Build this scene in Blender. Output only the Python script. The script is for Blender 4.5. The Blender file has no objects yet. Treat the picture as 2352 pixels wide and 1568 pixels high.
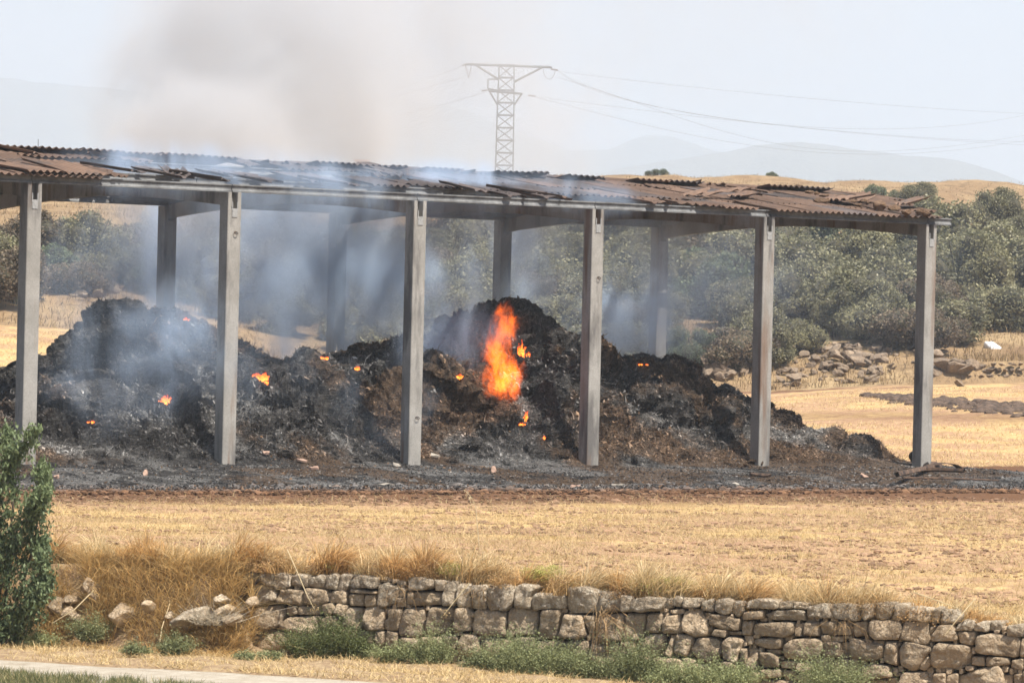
import bpy, math, numpy as np
from mathutils import Matrix, Vector, Euler

# ------------------------------------------------------------------ camera, world, sun, exposure
sc = bpy.context.scene
COL = bpy.data.collections.new("scene"); sc.collection.children.link(COL)
FPX = 10000.0            # focal length in pixels of a 2352 px wide frame
ROLL = 0.0235
CZ = 2.9                 # eye height above the floor of the shed
CX, CY = 1176.0, 784.0

cam_d = bpy.data.cameras.new("camera"); cam = bpy.data.objects.new("camera", cam_d); COL.objects.link(cam)
cam_d.sensor_width = 36.0; cam_d.lens = 36.0 * FPX / 2352.0
cam_d.clip_start = 0.5; cam_d.clip_end = 40000
m3 = Euler((math.pi/2, 0, 0)).to_matrix() @ Matrix.Rotation(ROLL, 3, 'Z')
cam.matrix_world = Matrix.Translation((0, 0, CZ)) @ m3.to_4x4()
sc.camera = cam

SUN = Vector((0.42, -0.42, 1.0)).normalized()
sun_el = math.asin(SUN.z); sun_az = math.atan2(SUN.x, SUN.y)
w = bpy.data.worlds.new("World"); sc.world = w; w.use_nodes = True
wn = w.node_tree; wn.nodes.clear()
sky = wn.nodes.new('ShaderNodeTexSky'); sky.sky_type = 'NISHITA'; sky.sun_disc = False
sky.sun_elevation = sun_el; sky.sun_rotation = sun_az; sky.altitude = 300
sky.air_density = 1.0; sky.dust_density = 2.2; sky.ozone_density = 1.0
bg = wn.nodes.new('ShaderNodeBackground'); bg.inputs['Strength'].default_value = 0.078
wo = wn.nodes.new('ShaderNodeOutputWorld')
wn.links.new(sky.outputs[0], bg.inputs[0]); wn.links.new(bg.outputs[0], wo.inputs[0])
sl = bpy.data.lights.new("sun", 'SUN'); sl.energy = 4.9; sl.angle = math.radians(0.53); sl.color = (1.0, 0.95, 0.86)
so = bpy.data.objects.new("sun", sl); COL.objects.link(so)
so.rotation_euler = SUN.to_track_quat('Z', 'Y').to_euler(); so.location = (0, 0, 60)
sc.view_settings.view_transform = 'Standard'; sc.view_settings.look = 'None'
sc.view_settings.exposure = 0.93; sc.view_settings.gamma = 1.0
sc.view_settings.use_curve_mapping = False
sc.render.engine = 'CYCLES'
sc.cycles.use_denoising = True
try: sc.cycles.denoiser = 'OPENIMAGEDENOISE'
except Exception: pass
sc.cycles.max_bounces = 6; sc.cycles.diffuse_bounces = 2; sc.cycles.glossy_bounces = 1
sc.cycles.transmission_bounces = 2; sc.cycles.volume_bounces = 3; sc.cycles.transparent_max_bounces = 12
sc.cycles.volume_step_rate = 1.0; sc.cycles.volume_max_steps = 256
sc.cycles.filter_width = 1.6

# ------------------------------------------------------------------ small helpers
R = np.random.default_rng(11)
def unproj(px, py, Y):
    dx, dy = px - CX, py - CY; c, s = math.cos(ROLL), math.sin(ROLL)
    return np.array([(dx*c + dy*s)*Y/FPX, Y, CZ - (-dx*s + dy*c)*Y/FPX])
def proj(p):
    a, b = p[0]/p[1]*FPX, -(p[2]-CZ)/p[1]*FPX; c, s = math.cos(ROLL), math.sin(ROLL)
    return CX + a*c - b*s, CY + a*s + b*c
def sm(x, a=0.0, b=1.0):
    t = np.clip((np.asarray(x, float)-a)/(b-a), 0, 1); return t*t*(3-2*t)
def hsh(ix, iy, iz):
    with np.errstate(over='ignore'):
        h = (ix.astype(np.uint32)*np.uint32(374761393)) ^ (iy.astype(np.uint32)*np.uint32(668265263)) ^ (iz.astype(np.uint32)*np.uint32(2246822519))
        h = (h ^ (h >> np.uint32(13)))*np.uint32(1274126177); h = h ^ (h >> np.uint32(16))
    return h.astype(np.float64)/4294967295.0
def vn(P):
    P = np.asarray(P, float); i = np.floor(P).astype(np.int64); f = P - i; f = f*f*(3-2*f)
    r = 0
    for a in (0, 1):
        for b in (0, 1):
            for c in (0, 1):
                wt = (f[..., 0] if a else 1-f[..., 0])*(f[..., 1] if b else 1-f[..., 1])*(f[..., 2] if c else 1-f[..., 2])
                r = r + wt*hsh(i[..., 0]+a, i[..., 1]+b, i[..., 2]+c)
    return r*2-1
def fbm(P, o=4, g=0.5, l=2.03):
    P = np.asarray(P, float); r = 0; a = 1.0; n = 0
    for k in range(o): r = r + a*vn(P + 17.3*k); n += a; a *= g; P = P*l
    return r/n
def ridg(P, o=4, g=0.55):
    P = np.asarray(P, float); r = 0; a = 1.0; n = 0
    for k in range(o): r = r + a*(1-2*np.abs(vn(P + 9.1*k))); n += a; a *= g; P = P*2.1
    return r/n

def mesh(name, V, F, mats, cols=None, smooth=False):
    me = bpy.data.meshes.new(name); V = np.asarray(V, np.float32).reshape(-1, 3)
    if not isinstance(F, list) or (len(F) and not isinstance(F[0], np.ndarray)): F = [np.asarray(F)]
    F = [f for f in F if len(f)]
    me.vertices.add(len(V)); me.vertices.foreach_set('co', V.ravel())
    tot = sum(f.size for f in F); me.loops.add(tot)
    me.loops.foreach_set('vertex_index', np.concatenate([f.ravel() for f in F]).astype(np.int32))
    sizes = np.concatenate([np.full(len(f), f.shape[1]) for f in F]).astype(np.int32)
    me.polygons.add(len(sizes))
    me.polygons.foreach_set('loop_start', np.concatenate([[0], np.cumsum(sizes)[:-1]]).astype(np.int32))
    me.update(calc_edges=True)
    if cols is not None:
        a = me.color_attributes.new('Col', 'FLOAT_COLOR', 'POINT'); c = np.ones((len(V), 4), np.float32)
        c[:, :3] = np.asarray(cols); a.data.foreach_set('color', c.ravel())
    me.polygons.foreach_set('use_smooth', np.full(len(sizes), bool(smooth)))
    for m in (mats if isinstance(mats, (list, tuple)) else [mats]): me.materials.append(m)
    return me
def ob(name, me, parent=None, loc=(0, 0, 0), rot=(0, 0, 0), scale=None, label=None, cat=None, group=None, kind=None):
    o = bpy.data.objects.new(name, me); COL.objects.link(o); o.location = loc; o.rotation_euler = rot
    if scale is not None: o.scale = scale
    if parent is not None: o.parent = parent
    for k, v_ in (('label', label), ('category', cat), ('group', group), ('kind', kind)):
        if v_: o[k] = v_
    return o
class Geo:
    def __init__(s): s.V = []; s.F3 = []; s.F4 = []; s.C = []; s.n = 0
    def add(s, V, F, C=None):
        V = np.asarray(V, float).reshape(-1, 3)
        for f in (F if isinstance(F, list) and len(F) and isinstance(F[0], np.ndarray) and F[0].ndim == 2 else [np.asarray(F)]):
            if len(f): (s.F3 if f.shape[1] == 3 else s.F4).append(f + s.n)
        s.V.append(V); s.n += len(V)
        s.C.append(np.ones((len(V), 3))*(np.asarray(C) if C is not None else 1.0))
        return s
    def mesh(s, name, mat, smooth=False):
        F = []
        if s.F3: F.append(np.vstack(s.F3))
        if s.F4: F.append(np.vstack(s.F4))
        return mesh(name, np.vstack(s.V), F, mat, np.vstack(s.C), smooth)
BOXF = np.array([[0, 3, 2, 1], [4, 5, 6, 7], [0, 1, 5, 4], [1, 2, 6, 5], [2, 3, 7, 6], [3, 0, 4, 7]])
def box(x0, x1, y0, y1, z0, z1):
    return np.array([[x0, y0, z0], [x1, y0, z0], [x1, y1, z0], [x0, y1, z0], [x0, y0, z1], [x1, y0, z1], [x1, y1, z1], [x0, y1, z1]], float), BOXF
def bbox(x0, x1, y0, y1, z0, z1, b=0.012):   # box with chamfered vertical edges
    P = [(x0+b, y0), (x1-b, y0), (x1, y0+b), (x1, y1-b), (x1-b, y1), (x0+b, y1), (x0, y1-b), (x0, y0+b)]
    V = [(p[0], p[1], z0) for p in P] + [(p[0], p[1], z1) for p in P]
    F4 = np.array([[i, (i+1) % 8, 8+(i+1) % 8, 8+i] for i in range(8)] + [[0, 3, 2, 1], [0, 7, 4, 3], [7, 6, 5, 4], [8, 9, 10, 11], [8, 11, 12, 15], [12, 13, 14, 15]])
    return np.array(V, float), F4
def tube(pts, rad, n=6):
    pts = np.asarray(pts, float); rad = np.ones(len(pts))*np.asarray(rad); V = []
    for i, p in enumerate(pts):
        d = pts[min(i+1, len(pts)-1)] - pts[max(i-1, 0)]; d /= np.linalg.norm(d)+1e-9
        a = np.cross(d, (0.31, 0.87, 0.2)); a /= np.linalg.norm(a); b = np.cross(d, a)
        for k in range(n):
            t = 2*math.pi*k/n; V.append(p + rad[i]*(a*math.cos(t)+b*math.sin(t)))
    F = [[i*n+k, i*n+(k+1) % n, (i+1)*n+(k+1) % n, (i+1)*n+k] for i in range(len(pts)-1) for k in range(n)]
    return np.array(V), np.array(F)
def gridf(nu, nv):
    i = np.arange(nu-1)[:, None]*nv + np.arange(nv-1)[None, :]; i = i.ravel()
    return np.stack([i, i+nv, i+nv+1, i+1], 1)
import bmesh
def ico(sub):
    b = bmesh.new(); bmesh.ops.create_icosphere(b, subdivisions=sub, radius=1.0)
    V = np.array([v.co[:] for v in b.verts]); F = np.array([[v.index for v in f.verts] for f in b.faces]); b.free(); return V, F
ICO = {k: ico(k) for k in (1, 2, 3, 4)}
def blades(B, H, W, L, C, segs=3, r=R, curl=1.8):
    B = np.asarray(B, float); N = len(B); H = np.ones(N)*H; W = np.ones(N)*W; t = np.linspace(0, 1, segs+1)
    a = r.uniform(0, 2*np.pi, N); S = np.stack([np.cos(a), np.sin(a), 0*a], 1)
    V = np.zeros((N, segs+1, 2, 3)); ll = np.hypot(L[:, 0], L[:, 1])
    for k, tt in enumerate(t):
        c = B.copy(); c[:, :2] += L*(H*tt**curl)[:, None]; c[:, 2] += H*(tt - 0.35*np.minimum(ll, 2.5)*tt**2.2)
        wd = (W*(0.08+0.92*(1-tt)**0.7))[:, None]*0.5
        V[:, k, 0] = c - S*wd; V[:, k, 1] = c + S*wd
    i = (np.arange(N)*(segs+1)*2)[:, None] + (np.arange(segs)*2)[None, :]; i = i.ravel()
    F = np.stack([i, i+1, i+3, i+2], 1)
    return V.reshape(-1, 3), F, np.repeat(np.asarray(C), (segs+1)*2, axis=0)
def leaves(P, size, C, r=R, asp=0.5, up=0.3, D=None):
    N = len(P); d = r.normal(size=(N, 3)) if D is None else D; d /= np.linalg.norm(d, axis=1)[:, None]
    nn = r.normal(size=(N, 3)); nn[:, 2] += up*2; s = np.cross(d, nn); s /= np.linalg.norm(s, axis=1)[:, None]+1e-9
    sz = (np.ones(N)*size)[:, None]
    V = np.stack([P-d*sz*.5, P+s*sz*asp*.5-d*sz*.05, P+d*sz*.5, P-s*sz*asp*.5-d*sz*.05], 1)
    i = np.arange(N)*4; F = np.stack([i, i+1, i+2, i+3], 1)
    return V.reshape(-1, 3), F, np.repeat(np.ones((N, 3))*np.asarray(C), 4, axis=0)
def mixc(a, b, t): return np.asarray(a)[None]*(1-t[:, None]) + np.asarray(b)[None]*t[:, None]

# ------------------------------------------------------------------ materials
class MT:
    def __init__(s, name):
        s.m = bpy.data.materials.new(name); s.m.use_nodes = True; s.t = s.m.node_tree; s.t.nodes.clear()
        s.out = s.t.nodes.new('ShaderNodeOutputMaterial')
    def n(s, ty, ins=None, **pr):
        nd = s.t.nodes.new('ShaderNode'+ty)
        for k, v_ in pr.items(): setattr(nd, k, v_)
        for k, v_ in (ins or {}).items():
            if isinstance(v_, bpy.types.NodeSocket): s.t.links.new(v_, nd.inputs[k])
            else: nd.inputs[k].default_value = v_
        return nd
    def noise(s, vec, scale, detail=4, rough=0.55, dist=0.0):
        return s.n('TexNoise', {'Vector': vec, 'Scale': scale, 'Detail': detail, 'Roughness': rough, 'Distortion': dist}).outputs['Fac']
    def ramp(s, fac, st):
        nd = s.n('ValToRGB', {'Fac': fac}); e = nd.color_ramp.elements
        while len(e) < len(st): e.new(0.5)
        for i, (p, c) in enumerate(st):
            e[i].position = p; e[i].color = (c, c, c, 1) if isinstance(c, (int, float)) else (*c, 1)
        return nd.outputs['Color']
    def mix(s, f, a, b, mode='MIX'):
        nd = s.n('Mix', None, data_type='RGBA', blend_type=mode)
        for i, v_ in ((0, f), (6, a), (7, b)):
            if isinstance(v_, bpy.types.NodeSocket): s.t.links.new(v_, nd.inputs[i])
            else: nd.inputs[i].default_value = v_ if i == 0 else (*v_, 1)
        return nd.outputs[2]
    def math(s, op, a, b=None, c=None, clamp=False):
        nd = s.n('Math', None, operation=op, use_clamp=clamp)
        for i, v_ in enumerate((a, b, c)):
            if v_ is None: continue
            if isinstance(v_, bpy.types.NodeSocket): s.t.links.new(v_, nd.inputs[i])
            else: nd.inputs[i].default_value = v_
        return nd.outputs[0]
    def obj(s): return s.n('TexCoord').outputs['Object']
    def pos(s): return s.n('NewGeometry').outputs['Position']
    def col(s): return s.n('Attribute', None, attribute_name='Col').outputs['Color']
    def surf(s, color, rough=0.9, bump=None, bstr=0.3, bdist=0.02, spec=0.2, trans=None, metal=0.0):
        b = s.n('BsdfPrincipled', {'Roughness': rough, 'Specular IOR Level': spec, 'Metallic': metal})
        if isinstance(color, bpy.types.NodeSocket): s.t.links.new(color, b.inputs['Base Color'])
        else: b.inputs['Base Color'].default_value = (*color, 1)
        if bump is not None:
            bn = s.n('Bump', {'Height': bump, 'Strength': bstr, 'Distance': bdist}); s.t.links.new(bn.outputs[0], b.inputs['Normal'])
        o = b.outputs[0]
        if trans:
            tr = s.n('BsdfTranslucent')
            if isinstance(color, bpy.types.NodeSocket): s.t.links.new(color, tr.inputs[0])
            mx = s.n('MixShader', {0: trans}); s.t.links.new(o, mx.inputs[1]); s.t.links.new(tr.outputs[0], mx.inputs[2]); o = mx.outputs[0]
        s.t.links.new(o, s.out.inputs['Surface']); return s.m

def mat_leaf(name, trans=0.25, rough=0.6, spec=0.35):
    m = MT(name); oi = m.n('ObjectInfo').outputs['Random']
    hs = m.n('HueSaturation', {'Color': m.col(), 'Value': m.math('MULTIPLY_ADD', oi, 0.35, 0.82)})
    return m.surf(hs.outputs[0], rough, spec=spec, trans=trans)
LEAF = mat_leaf('leaf'); STRAW = mat_leaf('straw', 0.3, 0.55, 0.3); BARK = None
m = MT('bark'); p = m.obj(); BARK = m.surf(m.ramp(m.noise(p, 14, 5), [(0.3, (0.05, 0.04, 0.03)), (0.7, (0.16, 0.13, 0.10))]), bump=m.noise(p, 30))

m = MT('concrete'); p = m.pos(); o = m.obj(); oi = m.n('ObjectInfo').outputs['Random']
base = m.ramp(m.noise(p, 1.3, 6, 0.65), [(0.3, (0.23, 0.215, 0.19)), (0.7, (0.36, 0.337, 0.305))])
base = m.mix(m.ramp(m.noise(p, 26, 4), [(0.35, 0.0), (0.75, 0.35)]), base, (0.13, 0.125, 0.12))
mp = m.n('Mapping', {'Vector': p, 'Scale': (2.4, 2.4, 0.45)}).outputs[0]
soot = m.ramp(m.noise(mp, 0.9, 5, 0.6), [(0.50, 0.0), (0.62, 0.72)])
base = m.mix(soot, base, (0.075, 0.068, 0.066))
mp2 = m.n('Mapping', {'Vector': p, 'Location': (7, 3, 11), 'Scale': (3, 3, 0.35)}).outputs[0]
rust = m.ramp(m.noise(mp2, 0.8, 4, 0.6), [(0.55, 0.0), (0.68, 0.75)])
base = m.mix(rust, base, (0.17, 0.095, 0.055))
CONC = m.surf(base, 0.9, m.noise(p, 45, 5), 0.35, 0.012)
m = MT('pale_concrete'); p = m.pos()
CONC2 = m.surf(m.mix(m.ramp(m.noise(p, 1.1, 5, 0.7), [(0.45, 0.0), (0.7, 1.0)]), m.ramp(m.noise(p, 9, 4), [(0.3, (0.15, 0.155, 0.16)), (0.7, (0.23, 0.23, 0.225))]), (0.07, 0.066, 0.065)), 0.9, m.noise(p, 40), 0.3, 0.01)
m = MT('plate_metal'); PLATE = m.surf(m.ramp(m.noise(m.pos(), 20), [(0.3, (0.22, 0.22, 0.21)), (0.7, (0.34, 0.33, 0.32))]), 0.8, metal=0.0)

def mat_sheet(name, a, b, dark, thr):
    m = MT(name); p = m.pos(); oi = m.n('ObjectInfo').outputs['Random']
    c = m.ramp(m.noise(p, 1.7, 6, 0.65), [(0.3, a), (0.7, b)])
    c = m.mix(m.ramp(m.noise(p, 0.8, 4, 0.6), [(thr, 0.0), (thr+0.16, 0.92)]), c, dark)
    c = m.mix(m.ramp(m.noise(p, 30, 3), [(0.4, 0.0), (0.8, 0.5)]), c, (0.16, 0.13, 0.11))
    hs = m.n('HueSaturation', {'Color': c, 'Value': m.math('MULTIPLY_ADD', oi, 0.5, 0.72)})
    return m.surf(hs.outputs[0], 0.85, m.noise(p, 60, 4), 0.4, 0.008)
SHEET_R = mat_sheet('rusty_sheet', (0.090, 0.052, 0.036), (0.19, 0.118, 0.080), (0.045, 0.040, 0.039), 0.52)
SHEET_D = mat_sheet('charred_sheet', (0.05, 0.042, 0.042), (0.13, 0.10, 0.09), (0.03, 0.028, 0.03), 0.5)

def mat_rock(name, a, b, lich, lamt=0.5, sc_=1.0):
    m = MT(name); p = m.pos(); oi = m.n('ObjectInfo').outputs['Random']
    c = m.ramp(m.noise(p, 3.2*sc_, 6, 0.65), [(0.28, a), (0.72, b)])
    c = m.mix(m.ramp(m.noise(p, 16*sc_, 5, 0.7), [(0.5, 0.0), (0.62, lamt)]), c, lich)
    c = m.mix(m.ramp(m.noise(p, 7*sc_, 6, 0.75), [(0.56, 0.0), (0.7, 0.6)]), c, (0.10, 0.085, 0.07))
    hs = m.n('HueSaturation', {'Color': c, 'Value': m.math('MULTIPLY_ADD', oi, 0.4, 0.8)})
    return m.surf(hs.outputs[0], 0.95, m.math('ADD', m.noise(p, 22*sc_, 6, 0.65), m.noise(p, 7*sc_, 4, 0.6)), 1.0, 0.07)
ROCK = mat_rock('limestone', (0.27, 0.195, 0.125), (0.55, 0.42, 0.28), (0.62, 0.52, 0.38), 0.5)
ROCKL = mat_rock('lichen_limestone', (0.24, 0.185, 0.13), (0.52, 0.42, 0.30), (0.68, 0.60, 0.47), 0.8)
ROCKF = mat_rock('field_stone', (0.14, 0.10, 0.07), (0.32, 0.235, 0.16), (0.42, 0.35, 0.27), 0.3, 0.6)
ROCKR = mat_rock('roof_stone_mat', (0.10, 0.06, 0.035), (0.22, 0.13, 0.075), (0.26, 0.2, 0.15), 0.4, 1.5)
m = MT('wall_core'); CORE = m.surf(m.ramp(m.noise(m.pos(), 9, 5), [(0.3, (0.035, 0.026, 0.018)), (0.7, (0.10, 0.07, 0.045))]), 1.0, m.noise(m.pos(), 20), 1.0, 0.05)

# heap of burnt hay: vertex colours carry where it is ash, char or brown straw
m = MT('burnt_hay'); p = m.pos()
c = m.mix(m.ramp(m.noise(p, 9, 7, 0.75), [(0.36, 0.0), (0.66, 1.0)]), m.mix(0.72, m.col(), (0.0, 0.0, 0.0)), m.col())
c = m.mix(m.ramp(m.noise(p, 20, 6, 0.75), [(0.54, 0.0), (0.66, 0.6)]), c, (0.34, 0.32, 0.30))
c = m.mix(m.ramp(m.noise(p, 40, 4, 0.7), [(0.45, 0.0), (0.6, 0.6)]), c, (0.008, 0.008, 0.009))
mpp = m.n('Mapping', {'Vector': p, 'Rotation': (0.5, 0.3, 0.4), 'Scale': (1, 1, 5)}).outputs[0]
hb = m.math('ADD', m.noise(p, 12, 8, 0.75), m.noise(mpp, 6, 5, 0.7))
HAY = m.surf(c, 1.0, hb, 1.0, 0.16, spec=0.05)
m = MT('ash_flakes'); FLAKE = m.surf(m.col(), 1.0, spec=0.05)

# stubble field: Col.r = how burnt, Col.g = how close to bare soil, Col.b = ash
m = MT('stubble_ground'); p = m.pos()
sep = m.n('SeparateColor', {'Color': m.col()})
st = m.n('Mapping', {'Vector': p, 'Scale': (1.0, 1.7, 1.0), 'Rotation': (0, 0, 0.1)}).outputs[0]
straw = m.ramp(m.noise(st, 5.5, 7, 0.75), [(0.32, (0.38, 0.235, 0.10)), (0.5, (0.56, 0.385, 0.175)), (0.68, (0.72, 0.54, 0.28))])
soil = m.ramp(m.noise(p, 3.0, 7, 0.7), [(0.3, (0.29, 0.165, 0.09)), (0.7, (0.52, 0.34, 0.205))])
big = m.math('ADD', m.math('MULTIPLY', m.noise(p, 0.35, 5, 0.6), 0.9), m.math('MULTIPLY', m.noise(p, 4.0, 5, 0.7), 0.55))
sf = m.ramp(m.math('ADD', big, sep.outputs[1]), [(0.68, 0.0), (0.86, 1.0)])
c = m.mix(sf, straw, soil)
c = m.mix(m.ramp(m.noise(p, 14, 5, 0.7), [(0.56, 0.0), (0.7, 0.65)]), c, (0.15, 0.085, 0.05))
bn = m.math('ADD', sep.outputs[0], m.math('MULTIPLY_ADD', m.noise(p, 2.2, 6, 0.75), 0.7, -0.35))
c = m.mix(m.ramp(bn, [(0.30, 0.0), (0.75, 1.0)]), c, m.mix(m.noise(p, 10, 5, .7), (0.085, 0.042, 0.022), (0.21, 0.11, 0.058)))
an = m.math('ADD', sep.outputs[2], m.math('MULTIPLY_ADD', m.noise(p, 1.6, 6, 0.7), 0.5, -0.25))
c = m.mix(m.ramp(an, [(0.42, 0.0), (0.56, 1.0)]), c, m.ramp(m.noise(p, 11, 7, 0.75), [(0.35, (0.018, 0.017, 0.017)), (0.5, (0.12, 0.112, 0.106)), (0.65, (0.28, 0.26, 0.24))]))
FIELD = m.surf(c, 1.0, m.math('ADD', m.noise(p, 9, 7, 0.75), m.noise(p, 2.0, 4)), 0.9, 0.07, spec=0.1)

m = MT('verge_ground'); p = m.pos()
c = m.ramp(m.noise(p, 5, 7, 0.75), [(0.3, (0.22, 0.14, 0.085)), (0.5, (0.37, 0.26, 0.155)), (0.7, (0.50, 0.38, 0.22))])
VERGE = m.surf(c, 1.0, m.noise(p, 11, 7, 0.75), 1.0, 0.06, spec=0.1)
m = MT('gravel_road'); p = m.pos()
c = m.ramp(m.noise(p, 3.5, 8, 0.75), [(0.3, (0.28, 0.23, 0.17)), (0.5, (0.38, 0.33, 0.26)), (0.68, (0.47, 0.42, 0.34))])
c = m.mix(m.ramp(m.noise(p, 24, 4, 0.6), [(0.62, 0.0), (0.72, 0.7)]), c, (0.25, 0.21, 0.17))
ROAD = m.surf(c, 0.95, m.noise(p, 22, 6, 0.75), 0.9, 0.03, spec=0.1)
m = MT('hill_ground'); p = m.pos()
c = m.ramp(m.noise(p, 0.22, 8, 0.7), [(0.3, (0.24, 0.15, 0.085)), (0.5, (0.37, 0.25, 0.14)), (0.7, (0.50, 0.36, 0.20))])
c = m.mix(m.ramp(m.noise(p, 1.1, 6, 0.75), [(0.53, 0.0), (0.66, 0.8)]), c, (0.13, 0.09, 0.055))
HILL = m.surf(c, 1.0, m.noise(p, 1.2, 8, 0.75), 1.0, 0.35, spec=0.05)
m = MT('mountain'); p = m.pos()
MOUNT = m.surf(m.ramp(m.noise(p, 0.002, 8, 0.65), [(0.3, (0.07, 0.09, 0.07)), (0.7, (0.17, 0.17, 0.12))]), 1.0, m.noise(p, 0.004, 8, .7), 1.0, 60.0, spec=0.0)
m = MT('galvanised_steel'); STEEL = m.surf((0.13, 0.14, 0.155), 0.7)
m = MT('wire'); WIRE = m.surf((0.22, 0.22, 0.23), 0.7)
m = MT('brick_red'); BRICK = m.surf(m.ramp(m.noise(m.pos(), 4), [(0.3, (0.32, 0.13, 0.09)), (0.7, (0.48, 0.22, 0.15))]), 0.9)
m = MT('white_plastic'); WHITE = m.surf((0.75, 0.75, 0.74), 0.5)
m = MT('charred_metal'); CHAR = m.surf(m.ramp(m.noise(m.pos(), 6, 5), [(0.35, (0.03, 0.022, 0.02)), (0.65, (0.16, 0.10, 0.065))]), 0.8, m.noise(m.pos(), 20), .5, .02)

# smoke: local unit ball, soft at its rim, torn by turbulence fixed in space; amount in the object colour
def mat_smoke(name, tint, nscale, thr0, thr1, absorb=(0.05, 0.05, 0.05)):
    m = MT(name); lo = m.obj(); p = m.pos()
    ln = m.n('VectorMath', {0: lo}, operation='LENGTH').outputs['Value']
    n1 = m.noise(m.n('Mapping', {'Vector': p, 'Scale': (1, 1, 0.85 if name != 'smoke' else 0.55), 'Rotation': (0.1, 0.5, 0)}).outputs[0], nscale, 4, 0.6, 1.0)
    rr = m.math('ADD', ln, m.math('MULTIPLY_ADD', n1, -0.9, 0.45))
    fall = m.n('MapRange', {0: rr, 1: 0.85, 2: 0.15, 3: 0.0, 4: 1.0}, interpolation_type='SMOOTHSTEP').outputs[0]
    edge = m.n('MapRange', {0: ln, 1: 1.0, 2: 0.8, 3: 0.0, 4: 1.0}, interpolation_type='SMOOTHSTEP').outputs[0]
    tb = m.n('MapRange', {0: n1, 1: thr0, 2: thr1, 3: 0.0, 4: 1.0}).outputs[0]
    dn = m.math('MULTIPLY', m.math('MULTIPLY', fall, edge), tb)
    oc = m.n('SeparateColor', {'Color': m.n('ObjectInfo').outputs['Color']}).outputs[0]
    dn = m.math('MULTIPLY', dn, oc)
    pv = m.n('VolumePrincipled', {'Density': dn, 'Color': (*tint, 1), 'Absorption Color': (*absorb, 1), 'Anisotropy': 0.1, 'Density Attribute': ''})
    m.t.links.new(pv.outputs[0], m.out.inputs['Volume']); return m.m
SMOKE = mat_smoke('smoke', (0.66, 0.80, 1.0), 0.75, 0.40, 0.64)
SMOKE_B = mat_smoke('high_smoke', (0.70, 0.70, 0.715), 0.30, 0.22, 0.75)
def mat_flame(name, colr, strength, ns):
    m = MT(name); lo = m.obj(); p = m.pos()
    ln = m.n('VectorMath', {0: lo}, operation='LENGTH').outputs['Value']
    src = p if ns > 3 and name == 'flame' else m.n('VectorMath', {0: lo, 1: m.n('ObjectInfo').outputs['Location']}, operation='ADD').outputs[0]
    n1 = m.noise(m.n('Mapping', {'Vector': src, 'Scale': (1, 1, 0.5)}).outputs[0], ns, 4, 0.65, 1.0)
    rr = m.math('ADD', ln, m.math('MULTIPLY_ADD', n1, -3.1 if name == 'flame' else -2.4, 1.62 if name == 'flame' else 1.05))
    f = m.n('MapRange', {0: rr, 1: 0.85, 2: -0.1, 3: 0.0, 4: 1.0}, interpolation_type='SMOOTHSTEP').outputs[0]
    e = m.n('MapRange', {0: ln, 1: 1.0, 2: 0.85, 3: 0.0, 4: 1.0}).outputs[0]
    f = m.math('MULTIPLY', f, e)
    oc = m.n('SeparateColor', {'Color': m.n('ObjectInfo').outputs['Color']}).outputs[0]
    st_ = m.math('MULTIPLY', m.math('MULTIPLY', f, strength), oc)
    em = m.n('Emission', {'Color': (*colr, 1), 'Strength': st_}); ab = m.n('VolumeAbsorption', {'Color': (0.9, 0.5, 0.3, 1), 'Density': m.math('MULTIPLY', f, 1.0)})
    a = m.n('AddShader'); m.t.links.new(em.outputs[0], a.inputs[0]); m.t.links.new(ab.outputs[0], a.inputs[1])
    m.t.links.new(a.outputs[0], m.out.inputs['Volume']); return m.m
FLAME = mat_flame('flame', (1.0, 0.15, 0.012), 3.8, 5.2)
m = MT('flame_tongue'); p_n = m.noise(m.n('VectorMath', {0: m.obj(), 1: m.n('ObjectInfo').outputs['Location']}, operation='ADD').outputs[0], 9.0, 4, 0.7, 1.0)
em = m.n('Emission', {'Color': m.ramp(m.math('ADD', p_n, m.math('MULTIPLY', m.n('SeparateColor', {'Color': m.col()}).outputs[0], -.35)), [(0.2, (0.75, 0.03, 0.006)), (0.42, (1.0, 0.12, 0.012)), (0.6, (1.0, 0.38, 0.06))]), 'Strength': 2.0}); tp = m.n('BsdfTransparent')
mx = m.n('MixShader', {0: m.ramp(m.math('ADD', p_n, m.math('MULTIPLY', m.n('SeparateColor', {'Color': m.col()}).outputs[0], -.30)), [(0.30, 0.0), (0.46, 0.95)])}); m.t.links.new(tp.outputs[0], mx.inputs[1]); m.t.links.new(em.outputs[0], mx.inputs[2]); m.t.links.new(mx.outputs[0], m.out.inputs['Surface']); TONGUE = m.m
FLAME_S = mat_flame('small_flame', (1.0, 0.10, 0.012), 11.0, 3.4)
# ------------------------------------------------------------------ place layout
AL = math.atan(0.73); UX, UY = math.cos(AL), math.sin(AL)
P6 = np.array([10.04, 106.0]); UV_U = np.array([UX, UY]); UV_V = np.array([-UY, UX]); P1 = P6 - 25*UV_U
BAY, SPAN = 5.0, 10.55
UP = [-5.0, 0.0, 4.95, 9.84, 14.82, 19.9, 25.0, 25.75]
def uvw(U, V, Z=0.0): q = P1 + U*UV_U + V*UV_V; return (q[0], q[1], Z)
def touv(X, Y): dx, dy = X-P1[0], Y-P1[1]; return dx*UX+dy*UY, -dx*UY+dy*UX
def U_at(px, V, py=700):     # which place along the shed lies behind this pixel column, V metres back
    t = unproj(px, py, 1.0)[0]; B = P1 + V*UV_V
    return (t*B[1]-B[0])/(UX-t*UY)
S0 = 52.198
def Y0(s): return S0/(1+0.42*s)
def hor(px): return CY + ROLL*(px-CX)
EX = np.array([-900, 0, 300, 700, 1000, 1176, 1590, 1760, 2000, 2352, 3300.]); EP = np.array([735, 748, 765, 850, 880, 886, 895, 902, 888, 880, 860.])
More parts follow.
